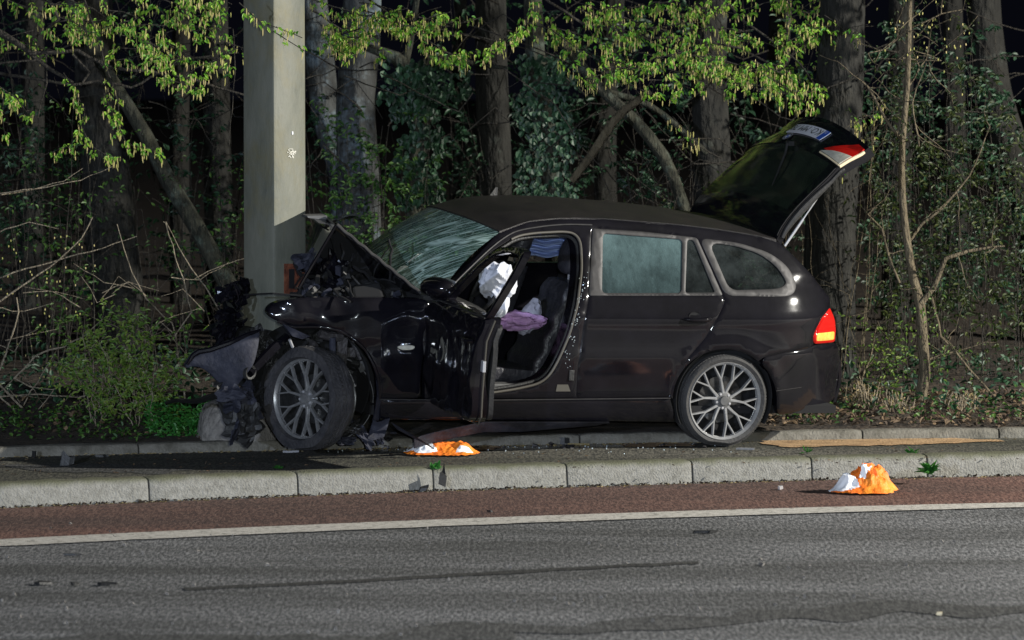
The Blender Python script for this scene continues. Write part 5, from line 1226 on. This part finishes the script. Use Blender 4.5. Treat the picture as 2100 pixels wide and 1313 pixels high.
# ivy on trunks
def ivy(T, n, x0, x1, y0, y1, spread=.16, L=.055):
    for _ in range(n):
        x = q.uniform(x0, x1); y = q.uniform(y0, y1); xc = (x0 + x1) / 2; c = W(x + 8 * math.sin(y * .05), y, T.Y - .10 - q.random() * spread)
        T.lf.leaf(c, Vector((q.uniform(-.8, .8), -.3, -1)), Vector((q.uniform(-.5, .5), -1, .5)), L * q.uniform(.6, 1.2), L * q.uniform(.6, 1.0))
ivy(T5, 520, 808, 905, 140, 425); ivy(T7, 560, 1062, 1178, 110, 425); ivy(T5, 200, 780, 960, 120, 210, .5)
T5.finish(M['bark_green'], M['leaf_ivy']); T7.finish(M['bark_green'], M['leaf_ivy'])
# --- hanging hornbeam branches at the top
def hang(T, path, w0, w1, dY, per=26, n=4, cat=2, spread=18, L=.040, low=0):
    pts = T.branch(path, w0, w1, dY)
    total = sum(math.hypot(b[0] - a[0], b[1] - a[1]) for a, b in zip(path, path[1:])); k = int(total / per * 1.35)
    for i in range(k):
        t = (i + q.random()) / k; j = min(len(pts) - 2, int(t * (len(pts) - 1))); p = pts[j].lerp(pts[j + 1], q.random())
        o_ = Vector((q.uniform(-spread, spread), 0, q.uniform(-spread * 1.3, spread * .5) - low)) * (T.Y / FPX); o_.y = q.uniform(-.15, .15); e = p + o_
        T.limb.tube([p, p.lerp(e, .6) + Vector((0, 0, .01)), e], [.0022, .0016, .0010], 4, cap=False); cluster(T.lf, T.ct, e, q.randint(n - 1, n + 1), L, q.randint(0, cat) + (cat > 1))
HA = Tree('hornbeam', 'hornbeam whose fresh green catkin branches hang at the upper left', 20, 500, 32.6); HA.trunk([(-140, 700, 90), (-120, 400, 84), (-110, 100, 80)], M['bark_green'], seed=21)
HB = Tree('hornbeam', 'hornbeam whose lit catkin branches hang right of the pole above the windscreen', 1120, 500, 33.4)
HC = Tree('hornbeam', 'hornbeam with dense catkin branches above the raised tailgate', 1700, 500, 33.6)
HB.trunk([(1000, -60, 60), (1010, -300, 50)], M['bark_green'], seed=22, ground=False); HC.trunk([(1640, -60, 60), (1650, -300, 50)], M['bark_green'], seed=23, ground=False)
def fill(T, x0, x1, y0, y1, k, dY0=-.6, dY1=.8, **kw):
    for _ in range(k):
        x = q.uniform(x0, x1); y = q.uniform(y0, y1); L = q.uniform(50, 130); sg = q.choice((-1, 1)); s_ = q.uniform(.0, .5)
        hang(T, [(x - sg * L / 2, y - L * s_ * .5), (x, y - q.uniform(0, 8)), (x + sg * L / 2, y + L * s_ * .5)], q.uniform(2.0, 3.2), 1.2, q.uniform(dY0, dY1), **kw)
# upper left
fill(HA, 110, 480, -10, 70, 19, per=14); fill(HA, 250, 490, 50, 135, 11, per=14); fill(HA, -20, 130, 0, 110, 5, per=22, dY0=.5, dY1=1.2)
hang(HA, [(170, -10), (195, 60), (215, 130), (238, 190), (250, 260)], 4, 1.5, -.1, per=40)
hang(HA, [(290, 60), (312, 95), (325, 145), (345, 165), (420, 185)], 3, 1.4, -.3, per=9, n=4, spread=12)
hang(HA, [(130, 150), (175, 225), (172, 265), (140, 300), (90, 318)], 2.5, 1.2, -.2, per=15, spread=9); hang(HA, [(212, 190), (240, 255), (255, 290), (275, 300), (335, 308)], 2.8, 1.2, -.2, per=10, spread=10); hang(HA, [(170, 270), (185, 300), (215, 318), (255, 328)], 2.5, 1.2, -.25, per=11, spread=9)
hang(HA, [(-30, 150), (0, 180), (30, 200), (55, 230)], 3, 1.3, -.3, per=8, spread=14, n=5); hang(HA, [(8, 200), (6, 240), (10, 280)], 2, 1, -.3, per=18, spread=8)
hang(HA, [(340, 90), (400, 120), (450, 120), (480, 140)], 2.4, 1.2, .2, per=14)
for pth, a, b in (([(-10, 150), (60, 160), (150, 175), (200, 165), (270, 180), (330, 148), (390, 120), (490, 108)], 7, 4), ([(-10, 60), (50, 100), (100, 140), (150, 170)], 16, 6), ([(60, 110), (160, 105), (230, 140), (330, 150), (400, 165), (500, 195)], 9, 5), ([(100, 0), (120, 40), (95, 60)], 10, 6), ([(478, 60), (482, 150), (470, 300)], 2.2, 1.6), ([(96, 100), (95, 170), (78, 242)], 4, 2.5), ([(0, 130), (70, 125), (140, 95), (200, 60)], 5, 3), ([(310, 100), (325, 150)], 3, 2), ([(150, 110), (185, 150), (165, 175)], 8, 5)): HA.branch(pth, a, b, .25)
HA_done = False
# across and right of the pole (a twig passes in front of it)
hang(HB, [(490, 5), (530, 40), (575, 60), (620, 78)], 2.2, 1.5, -4.3, per=22, spread=7, n=3); hang(HB, [(560, 62), (590, 85), (625, 105)], 2.2, 1.3, -4.3, per=40, n=2, spread=4)
fill(HB, 640, 740, 60, 105, 8, per=11, spread=15); fill(HB, 650, 780, 0, 60, 5, per=15); fill(HB, 770, 930, 20, 60, 6, per=13, spread=14)
hang(HB, [(740, 20), (800, 40), (860, 70), (905, 100)], 3, 1.4, -.3, per=8, spread=16); hang(HB, [(905, 105), (950, 115), (990, 110)], 3, 1.4, -.3, per=5, spread=17, n=5); hang(HB, [(860, 35), (930, 50), (990, 35)], 2.5, 1.2, -.1, per=12)
hang(HB, [(1000, 118), (1030, 85), (1065, 70), (1080, 40), (1095, 5)], 3, 1.4, -.4, per=6, spread=13, n=4)
fill(HB, 1120, 1240, 0, 70, 5, per=15, dY0=0, dY1=1.2); hang(HB, [(1130, 60), (1160, 85), (1200, 110), (1230, 125)], 2.5, 1.2, -.1, per=11); hang(HB, [(1140, 120), (1170, 130), (1215, 165)], 2, 1, -.1, per=12, n=2, cat=3)
fill(HB, 1200, 1290, 20, 90, 6, per=11, spread=14); fill(HB, 1210, 1430, 90, 175, 11, per=12); fill(HB, 1280, 1430, 0, 90, 8, per=15, dY0=.2, dY1=1.2)
hang(HB, [(1330, 165), (1380, 165), (1412, 175)], 2.4, 1.2, -.2, per=8, low=10); hang(HB, [(1380, 238), (1400, 262), (1430, 300)], 2, 1, .4, per=12, n=1, cat=4, spread=10)
for pth, a, b in (([(640, 20), (700, 60), (760, 80)], 4, 2), ([(745, -10), (800, 30), (900, 60), (960, 70), (1060, 95), (1130, 120)], 4, 2), ([(960, 50), (1100, 100), (1240, 150), (1330, 190)], 3, 2), ([(780, 150), (860, 190), (940, 230), (970, 190)], 3, 2), ([(1120, 0), (1200, 50), (1300, 75), (1420, 80), (1520, 100), (1620, 150)], 6, 4), ([(980, 85), (975, 110), (968, 135)], 2, 1.4), ([(1010, 125), (1060, 160), (1140, 215), (1190, 300), (1230, 340)], 3, 1.5), ([(705, 155), (770, 180), (820, 195), (870, 180)], 3, 1.5)): HB.branch(pth, a, b, .3)
for T_, xa_, xb2 in ((HA, -9.0, -3.0), (HB, -3.0, 1.5), (HC, 1.5, 6.5)):   # unseen leaves added above the picture to shade the wood
    shade_leaves = LB_(T_.base)
    for _ in range(2600): cluster(shade_leaves, None, Vector((q.uniform(xa_, xb2), q.uniform(31.6, 34.2), q.uniform(3.30, 6.6))), 3, .085)
    shade_leaves.build('crown', M['leaf_ivy'], T_.t)
HB.finish(M['twig'])
fill(HC, 1430, 1690, 60, 170, 21, per=11, dY0=-.5, dY1=1.0); fill(HC, 1430, 1700, -10, 60, 10, per=16, dY0=.2, dY1=1.4); hang(HC, [(1450, 110), (1500, 130), (1540, 140)], 3, 1.5, -.4, per=7, low=6)
hang(HC, [(1500, 170), (1540, 172), (1575, 180)], 2.4, 1.2, -.4, per=7); hang(HC, [(1560, 150), (1620, 185), (1660, 190), (1690, 175)], 3, 1.4, -.4, per=6, low=8); hang(HC, [(1600, 190), (1640, 205), (1665, 210)], 2.4, 1.2, -.4, per=9, n=3, cat=3)
hang(HC, [(1800, 215), (1775, 240), (1745, 258)], 2, 1, -.5, per=9, n=2, cat=3); hang(HC, [(1800, 290), (1775, 285), (1765, 280)], 2, 1, -.5, per=9, n=1, cat=4); hang(HC, [(1735, 330), (1733, 345)], 2, 1, -.5, per=9, n=1, cat=1)
hang(HC, [(1690, 30), (1730, 60), (1780, 50)], 2, 1, .3, per=20)
for pth, a, b in (([(1480, -10), (1520, 40), (1570, 75), (1640, 130), (1690, 200)], 5, 3), ([(1540, 195), (1600, 240), (1660, 255)], 3, 1.5), ([(1790, 140), (1700, 180), (1620, 250)], 4, 2)): HC.branch(pth, a, b, .3)
HC.finish(M['twig']); HA.finish(M['twig'])
# --- sapling branches
for pth, a, b in (([(1890, 622), (1915, 590), (1940, 530), (1990, 515), (2060, 505)], 13, 4), ([(1860, 500), (1890, 460), (1930, 430), (1990, 360), (2030, 260)], 8, 2), ([(1846, 285), (1820, 250), (1780, 180), (1765, 165)], 8, 4), ([(1850, 200), (1900, 120), (1910, 60)], 5, 2), ([(1862, 60), (1930, 30), (1975, 20)], 4, 2), ([(1862, 60), (1820, 100), (1780, 110)], 4, 2), ([(1900, 740), (1935, 725), (1950, 690)], 6, 3), ([(1886, 300), (1870, 210), (1900, 130)], 4, 2), ([(1850, 120), (1930, 125)], 4, 2), ([(1905, 590), (1930, 690), (2040, 815), (2100, 850)], 6, 4), ([(1845, 580), (1820, 520), (1810, 470), (1780, 440)], 6, 3), ([(1760, 790), (1785, 730), (1800, 660)], 6, 3)):
    pts = T11.branch(pth, a, b, q.uniform(-.2, .3)); 
    for _ in range(5):
        p = q.choice(pts); e = wander(p, rv(), q.uniform(.2, .5), 5, .4); T11.limb.tube(e, [.004, .0035, .003, .0025, .002, .0015], 4)
        for pt in e[1:]: cluster(T11.lf, None, pt + rv(.03), 2, .028)
for _ in range(60):                             # pale swelling buds near the top
    p = W(q.gauss(1900, 45), q.gauss(60, 40), T11.Y + q.uniform(-.3, .3)); T11.ct.catkin(p, .018, .005, q)
T11.finish(M['bark_tan'], M['leaf_olive'])
# finish other trees
for T, lm in ((T1, M['leaf_mid']), (T2, M['leaf_mid']), (T3, M['leaf_mid']), (T4, M['leaf_mid']), (T6, M['leaf_mid']), (T8, M['leaf_mid']), (T9, M['leaf_mid']), (T10, M['leaf_mid'])): T.finish(M['bark_brown'], lm)
# --- understorey shrubs: a mesh of thin stems with leaves
def shrub(name, label, x0, x1, y0, y1, Y, k, leafm, stemm, nl=6, L=.04, leaf_top=True, cat='shrub', w0=3, wr=.35, arch=.0, lp=1.0, yb=None):
    xm = (x0 + x1) / 2; T = Tree(name, label, xm, y1, Y, cat)
    for _ in range(k):
        xs_ = q.uniform(x0, x1); Yk = Y + q.uniform(-.5, .5); b = W(xs_, y1, Yk); b.z = fz(b.x, b.y)
        x_e = xs_ + q.uniform(-1, 1) * (x1 - x0) * wr; y_e = q.uniform(y0, y0 + (y1 - y0) * .45); e = W(x_e, y_e, Yk + q.uniform(-.4, .4)); n = 10; pts = []; off = Vector((0, 0, 0))
        for i in range(n + 1):
            t = i / n; off += rv(.018); pts.append(b.lerp(e, t) + off + Vector((0, 0, arch * math.sin(math.pi * t))))
        r0 = q.uniform(.5, 1.1) * w0 / 2 * Y / FPX; T.limb.tube(pts, [r0 * (1 - .65 * i / n) for i in range(n + 1)], 5); T.any = True
        for i in range(2, n + 1):
            if q.random() < .75:
                tw = wander(pts[i], (q.uniform(-1, 1), q.uniform(-.5, .5), q.uniform(-.2, .9)), q.uniform(.12, .4), 5, .35, -.03); T.limb.tube(tw, [r0 * .4, r0 * .35, r0 * .3, r0 * .25, r0 * .2, r0 * .15], 4)
                if leafm and q.random() < lp:
                    for pt in tw[1:]: cluster(T.lf, None, pt, max(1, int(nl * q.uniform(.2, .6))), L, 0, .3)
    T.finish(stemm, leafm or M['bud']); return T
shrub('leafy_shrub', 'fresh green shrub standing at the kerb between the pole and the bare brambles', 175, 335, 640, 905, 30.8, 22, M['leaf_shrub'], M['pale_twig'], 9, .038, wr=.35, lp=1.0)
shrub('dark_shrub', 'dark leafy undergrowth left of the broad trunk', -20, 190, 200, 780, 34.5, 20, M['leaf_mid'], M['twig'], 4, .045, lp=.55)
shrub('dark_shrub', 'dark undergrowth between the broad trunk and the pole', 290, 490, 300, 800, 35.2, 16, M['leaf_mid'], M['twig'], 4, .045, lp=.55)
shrub('green_shrub', 'green leafy bush in front of the pale trunks', 640, 780, 230, 520, 35.4, 12, M['leaf_mid'], M['twig'], 7, .05, wr=.3)
shrub('green_shrub', 'green leafy bush beside the left ivy tree', 745, 860, 220, 520, 35.2, 9, M['leaf_mid'], M['twig'], 8, .05, wr=.3)
shrub('thin_shrub', 'bare tangled shrub behind the roof middle', 940, 1060, 300, 560, 35.8, 9, None, M['twig'])
shrub('thin_shrub', 'bare tangled twigs between the tan limb and the slim trunk', 1190, 1420, 230, 560, 35.4, 18, M['leaf_olive'], M['twig'], 3, .035, lp=.2)
shrub('olive_shrub', 'dull green shrub between the big trunk and the sapling', 1775, 1870, 120, 850, 33.8, 12, M['leaf_olive'], M['twig'], 6, .045)
shrub('olive_shrub', 'dull green shrub right of the sapling', 1890, 2020, 60, 850, 34.2, 15, M['leaf_olive'], M['twig'], 7, .05)
shrub('olive_shrub', 'dull green shrub at the right edge of the picture', 2000, 2150, 150, 850, 33.6, 13, M['leaf_olive'], M['twig'], 7, .05)
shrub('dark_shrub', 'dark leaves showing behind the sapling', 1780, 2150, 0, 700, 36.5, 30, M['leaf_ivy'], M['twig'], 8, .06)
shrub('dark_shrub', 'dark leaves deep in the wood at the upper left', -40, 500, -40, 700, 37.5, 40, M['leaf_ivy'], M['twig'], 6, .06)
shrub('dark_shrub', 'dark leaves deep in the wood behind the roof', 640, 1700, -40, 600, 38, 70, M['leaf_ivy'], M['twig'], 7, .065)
shrub('thin_shrub', 'bare thin twigs in front of the big trunk', 1600, 1780, 130, 800, 33.2, 9, None, M['bark_tan'], wr=.5, w0=2.4)
shrub('green_shrub', 'low green sprig behind the rear bumper', 1770, 1890, 640, 850, 32.6, 9, M['leaf_shrub'], M['twig'], 4, .035, w0=2.4)
# --- bare brambles at the left, traced arc by arc
BR = Tree('bramble', 'bare arching bramble stems at the lower left', 40, 900, 31.2, 'bramble'); BR.big = 2.6; BR.limb_name = 'stem'
for pth, a, b in (([(-20, 630), (60, 578), (120, 535), (165, 490), (190, 445)], 5, 2.5), ([(-20, 575), (80, 545), (160, 523), (235, 500), (280, 485)], 4, 2), ([(0, 760), (20, 700), (38, 640), (34, 610)], 5, 3), ([(30, 775), (70, 730), (130, 710), (170, 690), (210, 655)], 4.5, 2.5), ([(30, 775), (60, 795), (110, 798), (140, 785), (158, 765)], 3.5, 2), ([(-20, 815), (60, 808), (160, 815), (240, 795), (310, 780)], 4, 2), ([(-20, 800), (40, 850), (60, 900)], 4, 3), ([(0, 790), (55, 848), (78, 905)], 5, 4), ([(-20, 905), (40, 840), (100, 745), (115, 720)], 4, 2), ([(0, 900), (50, 870), (110, 800)], 3.5, 2), ([(-10, 480), (60, 455), (120, 470)], 3, 1.5), ([(-20, 630), (50, 640), (85, 630), (105, 622)], 3, 1.5), ([(-20, 700), (30, 720), (50, 690), (78, 675)], 3, 1.5), ([(0, 400), (60, 390), (130, 370), (170, 345)], 3, 1.5), ([(0, 395), (100, 385), (165, 370), (230, 342)], 3, 1.5), ([(285, 905), (288, 830), (300, 750), (290, 738), (240, 700), (190, 680)], 5, 2.5), ([(228, 905), (230, 800), (200, 770)], 4, 2), ([(285, 820), (262, 800)], 3, 2), ([(376, 905), (378, 820), (360, 690), (352, 665), (300, 610), (270, 560), (240, 460)], 5, 2), ([(352, 680), (330, 660), (310, 680)], 3, 2), ([(355, 690), (395, 640), (340, 460), (335, 455)], 3, 2), ([(455, 640), (420, 590), (380, 530), (340, 455)], 3.5, 2), ([(395, 900), (410, 850), (415, 800)], 3, 1.5)):
    BR.branch(pth, a, b, q.uniform(-.25, .25), 2.2)
for _ in range(26):
    x = q.uniform(-20, 420); y = q.uniform(560, 890); dx = q.uniform(40, 130) * q.choice((-1, 1)); BR.branch([(x, y), (x + dx * .5, y - q.uniform(-20, 50)), (x + dx, y - q.uniform(-30, 70))], 2.4, 1.0, q.uniform(0, .9), 2.5)
for _ in range(70): BR.ct.catkin(W(q.uniform(0, 200), q.uniform(480, 820), 31.2), .016, .005, q)
BR.finish(M['pale_twig'])
TW = Tree('twiggy_thicket', 'dense tangle of dim bare twigs between the trunks', 1000, 600, 36.8, 'thicket'); TW.t['kind'] = 'stuff'; TW.big = 99
for _ in range(260):
    x = q.uniform(-30, 2130); y = q.uniform(-10, 640); dx = q.uniform(50, 190) * q.choice((-1, 1)); TW.branch([(x, y), (x + dx * .5, y - q.uniform(-40, 70)), (x + dx, y - q.uniform(-70, 110))], q.uniform(2, 4.5), 1.2, q.uniform(-1.6, 2.2), 3)
TW.finish(M['twig'])
for _o in TW.t.children: _o['kind'] = 'stuff'
# --- ground cover: herbs, litter, dry stalks
def herbs(name, label, x0, x1, Y0, Y1, n, h, mt, L, cat='plants', thin=False):
    lb = LB_()
    for _ in range(n):
        Y = q.uniform(Y0, Y1); x = q.uniform(x0, x1); p = W(x, 800, Y); p.z = fz(p.x, p.y) + h * q.random() ** 1.5
        lb.leaf(p, Vector((q.uniform(-1, 1), q.uniform(-1, 1), q.uniform(-.2, .9))), Vector((q.uniform(-.5, .5), -.5, 1)), L * q.uniform(.5, 1.3), L * (q.uniform(.1, .16) if thin else q.uniform(.4, .8)))
    return tag(lb.build(name, mt), label, cat, kind='stuff')
herbs('herbs', 'bright green feathery herbs at the foot of the pole', 300, 428, 29.95, 30.7, 900, .17, M['leaf_herb'], .035)
herbs('herbs', 'low green weeds along the edging kerb at the left', -60, 310, 29.7, 31, 500, .07, M['leaf_mid'], .035)
herbs('ivy_carpet', 'dark ivy and low leaves covering the floor of the wood', -300, 2400, 31.5, 36, 3000, .12, M['leaf_ivy'], .06)
herbs('leaf_litter', 'brown dead leaves scattered on the verge', 1560, 2250, 30.9, 33.0, 1300, .02, M['leaf_dry'], .05)
herbs('leaf_litter', 'brown dead leaves among the brambles', -200, 700, 29.8, 32, 250, .02, M['leaf_dry'], .05)
herbs('weeds', 'sparse green weeds on the verge behind the rear bumper', 1600, 2150, 31, 32.6, 420, .10, M['leaf_mid'], .04)
lb = LB_()
for _ in range(900):                            # fallen catkins and grit along both kerbs
    if q.random() < .5: x = q.uniform(-30, 2130); p = kpt(x) - Vector((0, abs(q.gauss(0, .035)) + .005, -.006))
    else: x = q.uniform(-30, 1500) if q.random() < .8 else q.uniform(0, 2100); p = bkpt(x) - Vector((0, abs(q.gauss(0, .07)) + .01, -.005))
    lb.leaf(p, Vector((q.uniform(-1, 1), q.uniform(-1, 1), .05)), Vector((0, 0, 1)), q.uniform(.012, .032), q.uniform(.006, .012))
tag(lb.build('fallen_catkins', M['stalk']), 'fallen catkins and bits lying along the kerbs', 'litter', kind='stuff')
lb = LB_()
for _ in range(260):
    x = q.uniform(-20, 2120); y = q.uniform(942, 975) - x * .013; p = G(x, y, ST + .004); lb.leaf(p, Vector((q.uniform(-1, 1), q.uniform(-1, 1), .1)), Vector((0, 0, 1)), q.uniform(.01, .035), q.uniform(.006, .014))
tag(lb.build('path_litter', M['leaf_dry']), 'scattered bits of dead leaf on the path', 'litter', kind='stuff')
lb = LB_()
for i in range(700):                            # grit in the gutter
    x = q.uniform(-30, 2130); p = kpt(x) - Vector((0, abs(q.gauss(0, .02)), -.006)); lb.leaf(p, Vector((q.uniform(-1, 1), q.uniform(-1, 1), .6)), Vector((0, 0, 1)), q.uniform(.01, .03), q.uniform(.01, .02))
tag(lb.build('gutter_grit', M['soil']), 'dark grit in the angle of the kerb', 'litter', kind='stuff')
def stalks(name, label, x0, x1, Y, n, h):
    mm = MB((W((x0 + x1) / 2, 850, Y).x, Y, .3)); t = thing(name, label, 'plant', mm.o)
    for _ in range(n):
        p = W(q.gauss((x0 + x1) / 2, (x1 - x0) / 4), 840, Y + q.uniform(-.12, .12)); p.z = fz(p.x, p.y); mm.tube(wander(p, (q.uniform(-.35, .35), q.uniform(-.3, .3), 1), h * q.uniform(.3, 1), 4, .12), [.005, .0045, .004, .0035, .003], 4)
    mm.build('stems', M['pale_twig'], t, True); lb = LB_(mm.o)
    for _ in range(n): p = W(q.gauss((x0 + x1) / 2, (x1 - x0) / 3.5), 840, Y); p.z = fz(p.x, p.y) + q.random() * h * .8; cluster(lb, None, p, 2, .03)
    lb.build('leaves', M['stalk'], t)
stalks('cut_stalks', 'clump of cut yellow stalks at the foot of the big trunk', 1740, 1800, 32.0, 44, .22); stalks('cut_stalks', 'low tangle of dry stalks left of the sapling foot', 1810, 1865, 31.8, 26, .16)
stalks('cut_stalks', 'grey clump of cut stalks right of the sapling foot', 1930, 2000, 32.0, 50, .14)
# weeds in the kerb joints
def weed(px, py, z, label, h, n, stem=0, thin=False):
    c = G(px, py, z); t = thing('weed', label, 'weed', c); mm = MB(c); top = c + Vector((0, 0, stem))
    if stem: mm.tube([c, c + Vector((-.01, 0, stem * .6)), top], .004, 5); mm.build('stem', M['plastic'], t)
    lb = LB_(c)
    for _ in range(n):
        d = Vector((q.uniform(-1, 1), q.uniform(-.8, .4), q.uniform(.0, 1.1)))
        lb.leaf(top + Vector((q.uniform(-.02, .02), 0, q.uniform(0, h * .4))), d, Vector((0, -1, .6)), h * q.uniform(.5, 1), h * (q.uniform(.07, .13) if thin else q.uniform(.35, .55)))
    lb.build('leaves', M['leaf_herb'], t, None)
weed(893, 1006, .005, 'young green weed on a dark stem in the kerb joint below the flattened vest', .055, 26, .125); weed(1906, 975, .06, 'feathery green weed growing from the kerb joint right of the bunched vest', .09, 70, 0, True)
weed(1655, 931, ST, 'tiny pale green seedling above a kerb joint', .05, 14, 0, True); weed(570, 962, ST, 'patch of moss and grass on the kerb joint left of the front wheel', .03, 40, 0, True); weed(1868, 936, ST, 'trailing green sprig along the kerb top near the feathery weed', .06, 30, 0, True)
weed(1262, 903, ST, 'small green plant under the rear door of the car', .05, 50)

# groups of alike things
GRP = {'plastic_fragment': 'black plastic fragments scattered by the crash', 'pale_fragment': 'pale fragments scattered by the crash', 'silver_fragment': 'silver trim fragments scattered by the crash', 'wreck_fragment': 'wreck pieces lying under the car', 'weed': 'weeds growing at the kerb', 'orange_vest': 'orange safety vests on the ground', 'hornbeam': 'hornbeams with catkin branches', 'dark_tree': 'dim trunks deep in the wood', 'ivy_tree': 'ivy-covered trunks', 'pale_tree': 'pale lichen-covered trunks', 'dark_shrub': 'dark leafy undergrowth', 'olive_shrub': 'dull green shrubs at the right', 'green_shrub': 'green leafy bushes', 'thin_shrub': 'bare thin shrubs', 'cut_stalks': 'clumps of cut stalks', 'broken_limb': 'dead limbs in the wood'}
for o in list(C.objects):
    if o.parent is None and o.get('kind') is None:
        k = o.name.split('.')[0]
        if k in GRP: o['group'] = GRP[k]
